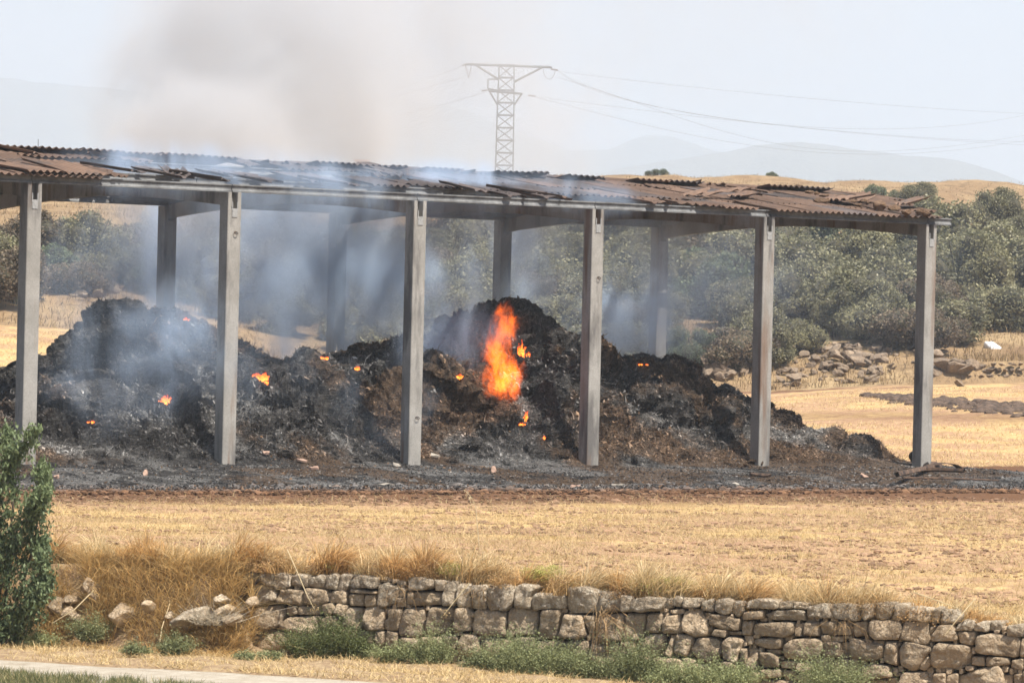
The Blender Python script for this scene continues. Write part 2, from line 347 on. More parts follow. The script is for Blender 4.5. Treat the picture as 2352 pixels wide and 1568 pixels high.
ES = (EX-CX)/FPX; EZ = CZ + (CY+ROLL*(EX-CX)-EP)*170/FPX
def zE(s): return np.interp(s, ES, EZ)
def gz(X, Y):
    X = np.asarray(X, float); Y = np.asarray(Y, float); s = X/np.maximum(Y, 20); e = zE(s)
    f = sm(Y, 108, 172)*e
    ter = sm(s, 0.092, 0.104)
    bank = 1.5*sm(Y, 171, 180)*(1-ter) + ter*(0.85*(Y > 172.3) + 0.02*np.clip(Y-172, 0, 14))
    up = np.clip((Y-180)/150, 0, 1)**0.9
    z = f + bank + up*(15.6-e-bank)
    z = z - np.clip(Y-335, 0, 4000)*0.012
    nz = fbm(np.stack([X/9, Y/9, 0*X], -1), 4)*np.clip((Y-172)/40, 0, 1)*1.0
    near = -0.26*sm(X, -3.0, 6.0)*(1-sm(Y, 52, 72)) - 0.05*0
    dip = -0.28*sm(-touv(X, Y)[1], 0.5, 5.0)*sm(Y, 54, 88)
    return z + nz + near + dip
def zlow(X): return -0.97 - 0.26*sm(X, -2.0, 7.0)

# field
ns, nk = 330, 420
s = np.linspace(-0.30, 0.30, ns)[:, None]; tt = np.linspace(0, 1, nk)[None, :]
Yn = Y0(s) + 0.12; Y = Yn + (171.5-Yn)*tt**1.35; X = s*Y
U, V = touv(X, Y)
clod = 0.035*fbm(np.stack([X*2.2, Y*2.2, 0*X], -1), 4) + 0.02*fbm(np.stack([X*7, Y*7, 0*X+3], -1), 2)
Z = gz(X, Y) + clod
nz = fbm(np.stack([X*.5, Y*.5, 0*X], -1), 4)
d_ash = np.maximum(np.abs(U-8.5)-19.2, np.abs(V-3.3)-7.6) + nz*0.9 + .5*fbm(np.stack([X*1.7, Y*1.7, 0*X+8], -1), 3)
d_ash = np.minimum(d_ash, np.where((U > 20) & (V < 0.5), np.hypot((U-28.5)/3.4, (V+1.6)/.7)-1, 9) * 1.0)
ash = 1-sm(d_ash, -0.3, 0.5)
scorch = np.clip(1.35-sm(d_ash, 0.5, 12.5)*1.5, 0, 1.1)*(V < 0.5) + (1-sm(d_ash, 0.0, 1.5))*(V >= 0.5)
scorch = np.maximum(scorch, 0.9*(1-sm(np.hypot((U-30)/5, (V-0.4)/3.0), 0.5, 1.1)))
far = sm(Y, 160, 168)
scorch = np.maximum(scorch, far*0.55*(0.7+nz))
band = 0.55*np.exp(-((Y-(146-60*s))/5.5)**2)*(s > 0.02)
bare = 0.25*sm(nz, -0.3, 0.6) - 0.22*np.exp(-((Y-(Yn+1.8))/2.2)**2) + 0.10*np.exp(-((Y-62-10*s)/4)**2)
C = np.stack([np.clip(np.maximum(scorch, band), 0, 1), np.clip(bare, 0, 1), ash], -1)
ob('stubble_field', mesh('stubble_field', np.stack([X, Y, Z], -1).reshape(-1, 3), gridf(ns, nk), FIELD, C.reshape(-1, 3), True), kind='structure')

# lower ground in front of the wall, with the collapsed bank on the left
ns, nk = 200, 240
s = np.linspace(-0.5, 0.6, ns)[:, None]; q = np.concatenate([np.linspace(-0.9, 6, 190), np.linspace(6.5, 52, 50)])[None, :]
Yq = Y0(s) - q; X = s*Yq; X0 = s*Y0(s)
sb = 1-sm(X0, -3.5, -3.0)      # 1 = bank, 0 = behind the standing wall
top = gz(X0, Y0(s)) - 0.02
zb = top + (zlow(X)-top)*sm(q + 0.25*fbm(np.stack([X*1.1, Yq*1.1, 0*X], -1), 3), -0.15, 1.05)
zw = np.where(q > -0.3, zlow(X) + 0.0, top-0.35)
Zg = sb*zb + (1-sb)*zw + 0.05*fbm(np.stack([X*2.5, Yq*2.5, 0*X+5], -1), 4) * (1-sm(q, 2.9, 3.4)) + 0.02*fbm(np.stack([X*9, Yq*9, 0*X+5], -1), 2)*(1-sm(q, 2.9, 3.3))
Zg = Zg - 0.06*sm(q, 3.0, 3.5)*(1-sm(q, 7.5, 8.2))
ob('verge', mesh('verge', np.stack([X+0*q, Yq, Zg], -1).reshape(-1, 3), gridf(ns, nk), VERGE, None, True), kind='structure')
# gravel road: a sheet a little above the low ground
ns, nk = 160, 40
s = np.linspace(-0.5, 0.6, ns)[:, None]; q = np.linspace(0, 1, nk)[None, :]
w0 = 3.25 + 0.10*fbm(np.stack([s*60, 0*s, 0*s], -1), 4); q = w0 + q*(8.0-w0)
Yq = Y0(s)-q; X = s*Yq
Zr = zlow(X) - 0.05 + 0.012*fbm(np.stack([X*3, Yq*3, 0*X], -1), 3) + 0.03*np.exp(-((q-5.3)/0.5)**2)
ob('road', mesh('road', np.stack([X, Yq, Zr+0.012], -1).reshape(-1, 3), gridf(ns, nk), ROAD, None, True), kind='structure')
# hillside and plateau
ns, nk = 260, 260
s = np.linspace(-0.45, 0.45, ns)[:, None]; Yh = np.concatenate([np.linspace(170.5, 260, 130), np.linspace(261, 345, 60), np.linspace(350, 2500, 70)])[None, :]
X = s*Yh; Zh = gz(X, Yh+0*X) - 0.02 - 0.25*(1-sm(Yh, 170.5, 171.6)) + 0.10*fbm(np.stack([X*.9, Yh*.9+0*X, 0*X], -1), 4)*sm(Yh, 172, 176)
ob('hillside', mesh('hillside', np.stack([X, Yh+0*X, Zh], -1).reshape(-1, 3), gridf(ns, nk), HILL, None, True), kind='structure')
# plain far below, out to the mountains
ns, nk = 60, 30
s = np.linspace(-1.0, 1.0, ns)[:, None]; Yp = np.linspace(300, 16000, nk)[None, :]
ob('plain', mesh('plain', np.stack([s*Yp, Yp+0*s, 0*s*Yp-60], -1).reshape(-1, 3), gridf(ns, nk), HILL, None, True), kind='structure')
def ridge(name, D, pts, thick, seed):
    px = np.array([p[0] for p in pts], float); py = np.array([p[1] for p in pts], float)
    xs = np.linspace(px[0], px[-1], 420); ys = np.interp(xs, px, py)
    h = (hor(xs)-ys)*D/FPX + CZ; Xr = (xs-CX)*D/FPX + ROLL*(ys-CY)*D/FPX
    h = h + 3*fbm(np.stack([xs/40, 0*xs, 0*xs+seed], -1), 5)*D/6000
    tv = np.linspace(-1, 1, 60); V = np.zeros((420, 60, 3))
    for j, t_ in enumerate(tv):
        f = 1-abs(t_)**1.3; V[:, j, 0] = Xr*(1+0.12*t_*thick/D*4); V[:, j, 1] = D + t_*thick
        V[:, j, 2] = -60 + (h+60)*f*(1+0.22*fbm(np.stack([xs/90, 0*xs+t_*4, 0*xs+seed], -1), 5)*(1-f)*2)
    ob(name, mesh(name, V.reshape(-1, 3), gridf(420, 60), MOUNT, None, True), kind='structure')
ridge('mountains', 8200, [(-1500, 260), (-600, 215), (-100, 172), (0, 178), (80, 186), (160, 192), (280, 207), (420, 218), (560, 225), (700, 222), (850, 225), (960, 232), (1030, 243), (1090, 258), (1140, 284), (1190, 300), (1300, 345), (1400, 342), (1480, 312), (1530, 310), (1580, 326), (1640, 349), (1720, 352), (1850, 350), (2000, 360), (2200, 400), (2500, 440), (3200, 460), (3900, 430)], 1500, 1)
ridge('mountains_right', 6200, [(900, 460), (1250, 420), (1400, 390), (1560, 362), (1660, 350), (1740, 331), (1800, 324), (1880, 331), (1960, 340), (2060, 354), (2130, 358), (2197, 367), (2270, 388), (2352, 415), (2500, 450), (3400, 480)], 1000, 2)

# ------------------------------------------------------------------ haze
hb = 17000
V_, F_ = box(-9000, 9000, -80, hb, -62, 900)
m = MT('haze'); pv = m.n('VolumePrincipled', {'Density': 3.0e-4, 'Color': (0.765, 0.85, 0.95, 1), 'Anisotropy': 0.2, 'Density Attribute': ''})
m.t.links.new(pv.outputs[0], m.out.inputs['Volume'])
ob('haze', mesh('haze', V_, F_, m.m), kind='stuff', label='pale haze in the air over fields and mountains')

# ------------------------------------------------------------------ the shed
shed = ob('hay_shed', None, loc=uvw(0, 0), rot=(0, 0, AL), label='long open-sided concrete hay shed with a burnt corrugated roof', cat='shed')
ORD = ['first', 'second', 'third', 'fourth', 'fifth', 'sixth', 'seventh']
HT = 5.98; HS = 0.17; SL = 0.132
def zb_(v): return HT + SL*min(v, SPAN-v)
def post_mesh(inner):
    g = Geo(); h = 0.17
    g.add(*bbox(-h, h, -h, h, -0.4, 5.62, 0.014)); g.add(*bbox(-h, -0.075, -h+.001, h-.001, 5.62, HT, 0.012)); g.add(*bbox(0.075, h, -h+.001, h-.001, 5.62, HT, 0.012))
    me = g.mesh('post', CONC); return me
PM = post_mesh(0)
g = Geo(); g.add(*box(-0.065, 0.065, -0.012, 0, 0, 0.19)); g.add(*box(-0.075, -0.055, -0.014, -0.001, 0.14, 0.33)); g.add(*box(0.055, 0.075, -0.014, -0.001, 0.14, 0.33)); BR = g.mesh('bracket', PLATE)
g = Geo(); a = np.linspace(0, 2*math.pi, 9); g.add(*tube(np.stack([0.05*np.cos(a), 0.02*np.sin(a)-.03, 0.03*np.sin(a)], 1), 0.008, 5)); HK = g.mesh('lifting_loop', CHAR)
nb = 22; vv = np.linspace(0.03, SPAN-0.03, nb); zt = np.array([zb_(v_) for v_ in vv]) - 0.003
zu = 5.68 + 0.30*(1-(np.abs(2*vv/SPAN-1))**1.6)
def beam_mesh():
    g = Geo(); Vb = []
    for x in (-0.068, 0.068):
        for v_, z_ in zip(vv, zu): Vb.append((x, v_, z_))
        for v_, z_ in zip(vv, zt): Vb.append((x, v_, z_))
    n = nb; F = []
    for i in range(n-1):
        F += [[i, n+i, n+i+1, i+1], [2*n+i, 2*n+i+1, 3*n+i+1, 3*n+i], [i, i+1, 2*n+i+1, 2*n+i], [n+i, 3*n+i, 3*n+i+1, n+i+1]]
    F += [[0, 2*n, 3*n, n], [n-1, 2*n-1, 4*n-1, 3*n-1]]
    g.add(Vb, np.array(F))
    return g.mesh('roof_beam', CONC)
BM = beam_mesh()
for k in range(-1, 6):
    U_ = UP[k+1]
    for row, v_ in ((0, 0.0), (1, SPAN)):
        if k == -1 and row: continue
        p_ = ob('post', PM, shed, loc=(U_, v_, 0), rot=(0, 0, 0 if row == 0 else math.pi))
        ob('bracket', BR, p_, loc=(0, -0.1705, 5.44))
        if row == 0 and k in (1, 2, 3): ob('lifting_loop', HK, p_, loc=(0.03, -0.17, [0, 5.1, 1.15, 4.4][k]))
    ob('roof_beam', BM, shed, loc=(U_, 0, 0))
# purlins
PV = [0.02, 1.45, 2.95, 4.5, SPAN-4.5, SPAN-2.95, SPAN-1.45, SPAN-0.02]
def purlin_mesh(L):
    g = Geo(); P = [(-.07, 0), (.07, 0), (.07, .035), (.04, .06), (.04, .12), (.07, .14), (.07, HS), (-.07, HS), (-.07, .14), (-.04, .12), (-.04, .06), (-.07, .035)]
    V = [(0.01, a_, b_) for a_, b_ in P] + [(L-0.01, a_, b_) for a_, b_ in P]; n = 12
    g.add(V, [np.array([[i, (i+1) % n, n+(i+1) % n, n+i][::-1] for i in range(n)] + [[0, 1, 2, 11], [2, 3, 10, 11], [3, 4, 9, 10], [4, 5, 8, 9], [5, 6, 7, 8], [12, 23, 14, 13], [23, 22, 15, 14], [22, 21, 16, 15], [21, 20, 17, 16], [20, 19, 18, 17]])])
    return g.mesh('purlin', CONC2)
PU = purlin_mesh(BAY); PUE = purlin_mesh(0.75)
for v_ in PV:
    for k in range(-1, 5): ob('purlin', PU, shed, loc=(UP[k+1], v_, zb_(v_)), scale=((UP[k+2]-UP[k+1])/5, 1, 1))
    ob('purlin', PUE, shed, loc=(25, v_, zb_(v_)))
# corrugated sheets
def sheet_mesh(L, waves, seed, mat, broken=0.0, step=8):
    r = np.random.default_rng(seed); nx = waves*step+1; ny = 5; x = np.linspace(0, waves*0.177, nx)
    y0 = np.zeros(nx); y1 = np.full(nx, L)
    if broken > 0:
        y0 = broken*L*np.clip(fbm(np.stack([x*2.2, 0*x, 0*x+seed], -1), 3)+0.35, 0, 1) + 0.03*r.normal(size=nx)*broken
        y1 = L - broken*L*np.clip(fbm(np.stack([x*2.6, 0*x+7, 0*x+seed], -1), 3)+0.15, 0, 1)
    t = np.linspace(0, 1, ny); Yy = y0[:, None]+(y1-y0)[:, None]*t[None]; Xx = x[:, None]+0*Yy
    Zz = 0.026*np.cos(x/0.177*2*math.pi)[:, None] + 0.012*fbm(np.stack([Xx*1.5, Yy*1.5, 0*Xx+seed], -1), 2)
    A = np.stack([Xx, Yy, Zz], -1).reshape(-1, 3); B = A - np.array([0, 0, 0.009]); f = gridf(nx, ny); n = nx*ny
    ed = []
    for i in range(nx-1): ed += [[i*ny, (i+1)*ny, n+(i+1)*ny, n+i*ny], [i*ny+ny-1, n+i*ny+ny-1, n+(i+1)*ny+ny-1, (i+1)*ny+ny-1]]
    for j in range(ny-1): ed += [[j, n+j, n+j+1, j+1], [(nx-1)*ny+j, (nx-1)*ny+j+1, n+(nx-1)*ny+j+1, n+(nx-1)*ny+j]]
    return mesh('corrugated_sheet', np.vstack([A, B]), [np.vstack([f[:, ::-1], f+n, np.array(ed)])], mat)
SH = {}
for nm, mt in (('r', SHEET_R), ('d', SHEET_D)):
    SH[nm] = [sheet_mesh(1.68, 6, 1, mt), sheet_mesh(1.68, 6, 2, mt), sheet_mesh(1.68, 6, 3, mt, 0.5), sheet_mesh(1.68, 6, 4, mt, 0.9), sheet_mesh(1.6, 3, 5, mt, 0.6)]
rows = [(-0.30, [(-900, 235, .1), (1189, 1425, .8), (1470, 1743, .25), (1768, 2166, .0)]),
        (1.22, [(-900, 262, .2), (437, 800, .75), (800, 1200, .45), (1200, 2150, .08)]),
        (2.72, [(-900, 95, .3), (1010, 1250, .7), (1250, 2100, .12)]),
        (4.22, [(-900, 350, .1), (560, 1000, .35), (1000, 2080, .1)])]
rr = np.random.default_rng(5)
SW = 6*0.177
def put_sheet(u, v0, br, back=False, kind=None, tilt=None):
    zc = zb_(v0+0.3 if not back else v0-0.3) + HS + 0.03
    px, _ = proj(uvw(u, v0, 6.3)); fam = 'd' if (330 < px < 1350 and rr.random() < .85) or rr.random() < .12 else 'r'
    x_ = rr.random(); mi = (0 if rr.random() < .5 else 1) if x_ > br else (2 if x_ > br*.5 else 3)
    sl = math.atan(SL)
    if not back: rot = [sl, 0, 0]; loc = [u, v0, HT+SL*max(v0, -.3)+HS+0.035]
    else: rot = [sl, 0, math.pi]; loc = [u+SW, v0, HT+SL*(SPAN-v0)+HS+0.035]
    rot[0] += rr.normal()*0.006; rot[1] += rr.normal()*0.006; rot[2] += rr.normal()*0.006
    if mi >= 2: rot[2] += rr.normal()*0.08; rot[0] += rr.normal()*0.02; loc[2] += 0.02
    if tilt: rot[2] += tilt[2]; rot[0] += tilt[0]; rot[1] += tilt[1]
    loc[2] += rr.uniform(0, 0.012)
    return ob('corrugated_sheet', SH[fam][mi], shed, loc=loc, rot=rot)
for ri, (v0, rng_) in enumerate(rows):
    for (a_, b_, br) in rng_:
        ua = max(U_at(a_, v0, 480), -5.0); ub = U_at(b_, v0, 480)
        if ri == 3 or True:
            k = 0; u = ub - SW
            while u > ua - 0.4:
                if not (br > .5 and rr.random() < 0.3): put_sheet(u, v0+rr.normal()*0.02, br)
                u -= SW*0.985
for v0 in (SPAN-4.22, SPAN-2.72, SPAN-1.22, SPAN+0.3):
    u = 24.9
    while u > -5.0:
        if rr.random() > 0.16: put_sheet(u, v0, 0.25, True)
        u -= SW*0.985
# ridge cap
g = Geo(); n = 5
V, F = tube([(0, 0, 0), (1.9, 0, 0.0)], 0.12, 8); V[:, 2] = np.maximum(V[:, 2]*0.6, -0.045); g.add(V, F); CAPR = g.mesh('ridge_cap', SHEET_R)
g = Geo(); g.add(V, F); CAPD = g.mesh('ridge_cap', SHEET_D)
for u in np.arange(-5, 24.0, 1.85):
    px, _ = proj(uvw(u, 5.2, 7)); 
    if 340 < px+60 < 600 or rr.random() < .12: continue
    ob('ridge_cap', CAPR if (px < 300 or px > 1200) else CAPD, shed, loc=(u, SPAN/2, HT+SL*SPAN/2+HS+.05+rr.uniform(0, .02)), rot=(0, rr.normal()*.006, rr.normal()*.01))
# loose, slipped pieces lying askew on the purlins (still hooked to the roof)
for px_, v_, rz, sz in ((345, 1.0, .8, 4), (425, 0.25, .5, 3), (385, .4, -.4, 4), (555, .1, 1.1, 4), (620, .3, .3, 3), (845, .2, .9, 4), (860, 3.0, -.5, 3), (905, 3.4, .3, 3), (1120, .1, .2, 4), (1275, .1, 1.0, 4), (1300, -.15, .5, 3), (1560, 1.9, -1.2, 3), (1650, 2.0, -1.1, 4), (1720, 3.0, .1, 3), (1860, 2.3, -1.2, 2), (1940, 2.5, -1.0, 4), (2030, 1.6, -1.3, 4), (120, 4.0, 1.0, 4), (330, 3.7, .9, 2), (60, -0.35, .12, 0), (150, -0.3, .1, 1), (215, -0.28, .15, 2), (1770, 3.9, .3, 3), (1500, 3.5, -.4, 4)):
    u = U_at(px_, v_, 470); fam = 'd' if 330 < px_ < 1300 else 'r'
    ob('corrugated_sheet', SH[fam][sz], shed, loc=(u, v_, HT+SL*max(v_, 0)+HS+0.075), rot=(math.atan(SL)+rr.uniform(-.02, .06), rr.normal()*.03, rz))

def rockmesh(name, seed, sub, mat, rough=0.25, sq=(1, 1, .75), smooth=True, cuts=9, c0=.55):
    V, F = ICO[sub]; V = V.copy(); r = np.random.default_rng(seed)
    for k in range(cuts):                       # flat broken faces
        n = r.normal(size=3); n /= np.linalg.norm(n); d = r.uniform(c0, .85); t = V@n; V = V - np.outer(np.clip(t-d, 0, None), n)
    V = V*(1+rough*fbm(V*1.6+seed*3.1, 4)[:, None]); V = V*np.array(sq)
    return mesh(name, V, F, mat, None, smooth)
RR = [rockmesh('roof_stone', 40+k, 3, ROCKR, .4, (1, .8, .62)) for k in range(4)]
def on_roof(px, py):
    best = None
    for v_ in np.linspace(-.3, SPAN/2, 120):
        u = U_at(px, v_, py); z = HT+SL*v_+HS+.06; p_ = proj(uvw(u, v_, z))
        if best is None or abs(p_[1]-py) < best[0]: best = (abs(p_[1]-py), u, v_, z)
    return best[1:]
rs = [(645, 412, 60, 22), (755, 420, 90, 16), (830, 438, 62, 42), (905, 462, 72, 24), (962, 472, 40, 26), (1012, 486, 80, 22), (992, 522, 95, 34), (1120, 508, 92, 42), (1290, 532, 62, 34), (1378, 572, 104, 66), (1480, 576, 80, 42), (1556, 606, 72, 38), (1685, 612, 94, 48), (1240, 548, 60, 20), (1200, 520, 60, 20)]
wd = ['small reddish stone on the shed roof ridge, leftmost of the row', 'flat dark slab on the roof ridge left of the pointed stone', 'pointed dark stone at the right end of the roof ridge', 'low grey stone just below the ridge end of the roof', 'small grey stone between two flat ones below the ridge end', 'long flat grey stone on the gable edge under the ridge', 'flat grey stone lying on pale sheet below the gable edge', 'rounded tawny stone on the gable edge, highest of the brown ones', 'angular orange stone halfway down the gable edge', 'largest brown boulder on the gable edge of the roof', 'rounded rust-brown stone just right of the largest roof boulder', 'low brown stone, second from the bottom of the gable edge', 'tawny lumpy stone, lowest on the gable edge above the sixth post', 'thin flat stone under the angular orange one on the roof', 'thin dark slab left of the angular orange roof stone']
for i, (zx, zy, zw_, zh) in enumerate(rs):
    px, py = (2696+.5952*zx)/1.7415, (500+.5952*zy)/1.7415
    u, v_, z = on_roof(px, py); sx = zw_*.5952/1.7415*.0106/2*1.1; sz = zh*.5952/1.7415*.0106/2*1.35
    ob('roof_stone', RR[i % 4], loc=uvw(u, v_, z+sz*.62), rot=(0, 0, AL+rr.uniform(-.5, .5)), scale=(sx*1.1, sx*1.1, sz*1.5), label=wd[i], cat='stone', group='stones weighing down the shed roof')
# ------------------------------------------------------------------ the burnt heap of hay
SIL = [(-200, 880), (0, 898), (40, 880), (90, 850), (120, 822), (150, 846), (175, 838), (215, 790), (245, 748), (285, 716), (345, 706), (400, 724), (450, 728), (490, 760), (550, 790), (590, 830), (612, 866), (640, 868), (680, 838), (740, 815), (790, 826), (840, 800), (900, 786), (980, 772), (1040, 748), (1100, 742), (1150, 724), (1190, 712), (1212, 735), (1240, 760), (1290, 766), (1330, 778), (1385, 832), (1412, 864), (1432, 842), (1490, 836), (1530, 850), (1600, 886), (1640, 900), (1662, 926), (1700, 948), (1770, 954), (1792, 976), (1850, 1004), (1900, 1018), (2000, 1046), (2090, 1064), (2160, 1088)]
VC = 4.4; cu = []; cz = []
for px, py in SIL:
    u = U_at(px, VC, py); P = uvw(u, VC); cu.append(u); cz.append(unproj(px, py, P[1])[2])
cu = np.array(cu); cz = np.maximum(np.array(cz)-.27, 0.02)
LOB = []
for px, py, v_, ru, rv in ((430, 930, 1.1, 1.3, 1.0), (520, 910, 1.2, 1.0, .9), (680, 870, 1.1, 1.3, 1.1), (760, 950, .9, 1.2, .9), (600, 980, .3, 1.6, .9), (110, 905, 1.5, .9, .9), (150, 960, .8, .8, .8), (250, 1000, .3, 1.2, .8), (1040, 860, 1.3, 1.2, 1.0), (960, 900, 1.0, 1.1, .9), (1030, 980, .4, 1.3, .8), (1130, 960, .7, .9, .9), (1290, 900, 1.2, 1.2, 1.0), (1250, 1000, .3, 1.0, .8), (1500, 900, 1.3, 1.4, 1.0), (1600, 960, 1.0, 1.0, .9), (1520, 1010, .3, 1.3, .8), (1650, 1010, .3, .8, .8), (1870, 1020, .8, 1.1, .8), (1960, 1030, .8, 1.1, .7), (1780, 1000, 1.3, .6, .8)):
    v_ = v_*.8+1.25; rv = rv*.62; u = U_at(px, v_, py); P = uvw(u, v_); LOB.append((u, v_, unproj(px, py, P[1])[2], ru, rv))
def heap_h(U, V):
    V = np.asarray(V, float); U = np.asarray(U, float)
    c = np.interp(U, cu, cz); g = np.where(V < VC, sm(V, -0.35, VC)**0.88, 1-0.8*sm(V, VC, 10.4))
    h = c*g + 0.06*sm(V, -4.3, -3.4)*(1-sm(V, 9.5, 10.4))*sm(U, -8, -6)*(1-sm(U, 25.5, 28))
    for u0, v0, z0, ru, rv in LOB:
        d = ((U-u0)/ru)**2 + ((V-v0)/rv)**2; h = np.maximum(h, (z0+.15)*np.exp(-0.5*d**1.8))
    return h - 0.28*sm(-V, 0.5, 5.0)
nu, nv = 900, 300
U = np.linspace(-8, 28, nu)[:, None]; V = (-4.6 + 15.0*np.linspace(0, 1, nv)**1.25)[None, :]
U, V = np.broadcast_arrays(U, V); U = U.copy(); V = V.copy()
H = heap_h(U, V); amp = sm(H, 0.02, 1.3)
gu, gv = np.gradient(H); du = 36/(nu-1); dvv = np.gradient(V, axis=1); N = np.stack([-gu/du, -gv/dvv, np.ones_like(H)], -1); N /= np.linalg.norm(N, axis=-1)[..., None]
Q = np.stack([U, V, H], -1)
wr = Q + 0.35*np.stack([fbm(Q*1.1+5, 3), fbm(Q*1.1+15, 3), fbm(Q*1.1+25, 3)], -1)
d = 0.50*ridg(wr*np.array([.7, .7, .7]), 5, .6) + 0.26*fbm(wr*1.9, 5, .68) + .10*ridg(wr*4.2, 3, .65)
strat = vn(np.stack([wr[..., 0]*1.1+wr[..., 2]*2.6, wr[..., 1]*1.0, wr[..., 2]*3.2 - wr[..., 0]*2.0], -1)*1.3)
d = d*amp + 0.10*strat*amp + 0.035*fbm(Q*9, 3)*(0.4+amp)
Rb = wr@np.array([[.8, .5, -.3], [-.45, .85, .25], [.4, -.1, .9]])/np.array([1.25, .8, .62])
Bk = np.floor(Rb).astype(np.int64); blk = hsh(Bk[..., 0], Bk[..., 1], Bk[..., 2])-.5; fr = np.abs(Rb-Bk-.5).max(-1)
d = d + (.52*blk - .22*sm(fr, .40, .5))*amp + .06*fbm(wr*6, 3, .7)*amp
side = 1-sm(np.maximum(np.abs(U-10)-17, np.abs(V-3.0)-7.3), 0, .3)
Q2 = Q + N*(d*side)[..., None]*np.array([1, 1, .8]); Q2[..., 2] = Q2[..., 2] - 0.12*(1-side)
def hay_col(Q, up):
    n1 = fbm(Q*0.55+3, 4); n2 = fbm(Q*1.3+31, 4); n3 = fbm(Q*4.0+8, 4, .6)
    c = np.ones(Q.shape)*np.array([0.135, 0.126, 0.119])
    ashf = sm(n2+0.35*up+0.45*n3-0.05-0.07*np.clip(Q[..., 2], 0, 3), 0.0, 0.35)[..., None]; c = c*(1-ashf)+np.array([0.36, 0.345, 0.325])*ashf
    br = (sm(n1+0.3*n3+0.22*sm(Q[..., 0], 10, 16)-0.05, 0.02, 0.35))[..., None]; c = c*(1-br*.8)+np.array([0.23, 0.142, 0.083])*br*.85
    dk = sm(-n3-.25*n2, 0.12, 0.5)[..., None]; return c*(1-.7*dk)
heap = Geo()
Cc = hay_col(Q2, N[..., 2]-.5)
Wp = np.zeros(Q2.shape); Wp[..., 0] = P1[0]+Q2[..., 0]*UX-Q2[..., 1]*UY; Wp[..., 1] = P1[1]+Q2[..., 0]*UY+Q2[..., 1]*UX; Wp[..., 2] = Q2[..., 2]+0.02
heap.add(Wp.reshape(-1, 3), gridf(nu, nv), Cc.reshape(-1, 3))
r2 = np.random.default_rng(23)
V0, F0 = ICO[4]; V1, F1 = ICO[3]
for k in range(560):
    u = r2.uniform(-7, 25.5); v_ = r2.uniform(0.5, 4.6) if k % 7 else VC+r2.normal()*.4
    if k % 6 == 0: v_ = r2.uniform(-.9, .6); h = float(heap_h(np.array(u), np.array(v_)))
    if h < 0.15: 
        if r2.random() < .6: continue
    rad = min(r2.uniform(.14, .66), .08+h*.42); Vs, Fs = (V0, F0) if rad > .38 else (V1, F1)
    ax = r2.normal(size=3); ax /= np.linalg.norm(ax); M_ = np.array(Matrix.Rotation(r2.uniform(0, 3), 3, Vector(ax)))
    if k % 3: M_ = np.array(Euler((r2.normal()*.4+.5, r2.normal()*.35+.55, r2.normal()*.6)).to_matrix())
    S = Vs*np.array([r2.uniform(.9, 1.7), r2.uniform(.6, 1.1), r2.uniform(.3, .7)])@M_.T*rad
    pl = S + r2.uniform(0, 50)
    S = S*(1+0.45*ridg(pl/rad*.7, 5, .68)[:, None]+0.30*fbm(pl/rad*1.9, 5, .75)[:, None]) + 0.0
    S = S + (0.05*rad/.4)*vn(pl@np.array([[.3, 1, 2], [2, .4, 1], [7, 6, 7.]])/rad*.5)[:, None]*np.array([1, 1, .3])
    S += np.array([u, v_, h+rad*r2.uniform(-.25, .22)])
    if S[:, 2].max() < 0: continue
    cc = hay_col(S, Vs[:, 2]*.5+.1)*r2.uniform(.7, 1.35)
    W_ = np.stack([P1[0]+S[:, 0]*UX-S[:, 1]*UY, P1[1]+S[:, 0]*UY+S[:, 1]*UX, S[:, 2]], 1); heap.add(W_, Fs, cc)
hp = ob('burnt_hay_heap', heap.mesh('burnt_hay_heap', HAY, False), label='long smouldering heap of blackened hay bales under the shed roof', cat='hay heap')
# ash and burnt flakes over heap and apron
n = 90000; u = r2.uniform(-7.5, 28, n); v_ = -6.6+11.4*r2.random(n)**1.15; h = np.maximum(heap_h(u, v_), gz(P1[0]+u*UX-v_*UY, P1[1]+u*UY+v_*UX)) + 0.02 + r2.uniform(0, .12, n)*sm(heap_h(u, v_), 0.1, 1) + .05*(v_ < -4.1)
keep = (np.abs(u-8.5) < 19-1.3*r2.random(n)) & (v_ > -5.0 + 0.9*fbm(np.stack([u*.7, 0*u, 0*u], -1), 3)); u, v_, h = u[keep], v_[keep], h[keep]; n = len(u)
P = np.stack([P1[0]+u*UX-v_*UY, P1[1]+u*UY+v_*UX, h], 1)
t = r2.random(n); c = np.where(t[:, None] < .55, np.array([.05, .047, .046]), np.where(t[:, None] < .90, np.array([.17, .16, .15]), np.where(t[:, None] < .985, np.array([.16, .095, .055]), np.array([.34, .30, .25]))))*r2.uniform(.6, 1.3, n)[:, None]
V_, F_, C_ = leaves(P, r2.gamma(2, .014, n)+.012, c, r2, .6, .4)
n = 8000; ua = r2.uniform(-7.5, 28, n); va = -3.2-3.6*r2.random(n)**1.4; Xa = P1[0]+ua*UX-va*UY; Ya = P1[1]+ua*UY+va*UX; za = gz(Xa, Ya)
gA = Geo(); Vc, Fc = ICO[1]
for x, y, z, v_1 in zip(Xa, Ya, za, va):
    sz = r2.gamma(2.0, .010)+.010; f_ = 1/(1+math.exp((v_1+5.0)*-2.2+r2.normal()*.6)); cc = np.array([.09, .086, .083])*f_+np.array([.13, .07, .038])*(1-f_)
    gA.add(Vc*(1+r2.uniform(-.35, .35, (len(Vc), 1)))*sz*np.array([1.5, 1.2, .8])+np.array([x, y, z+.03]), Fc, cc*r2.uniform(.35, 1.7))
ob('ash_clods', gA.mesh('ash_clods', FLAKE), kind='stuff', label='lumps of ash and scorched soil along the front edge of the ash', cat='ash')
ob('ash_litter', mesh('ash_litter', V_, F_, FLAKE, C_), kind='stuff', label='grey ash, char and burnt flakes scattered over the heap foot', cat='ash')
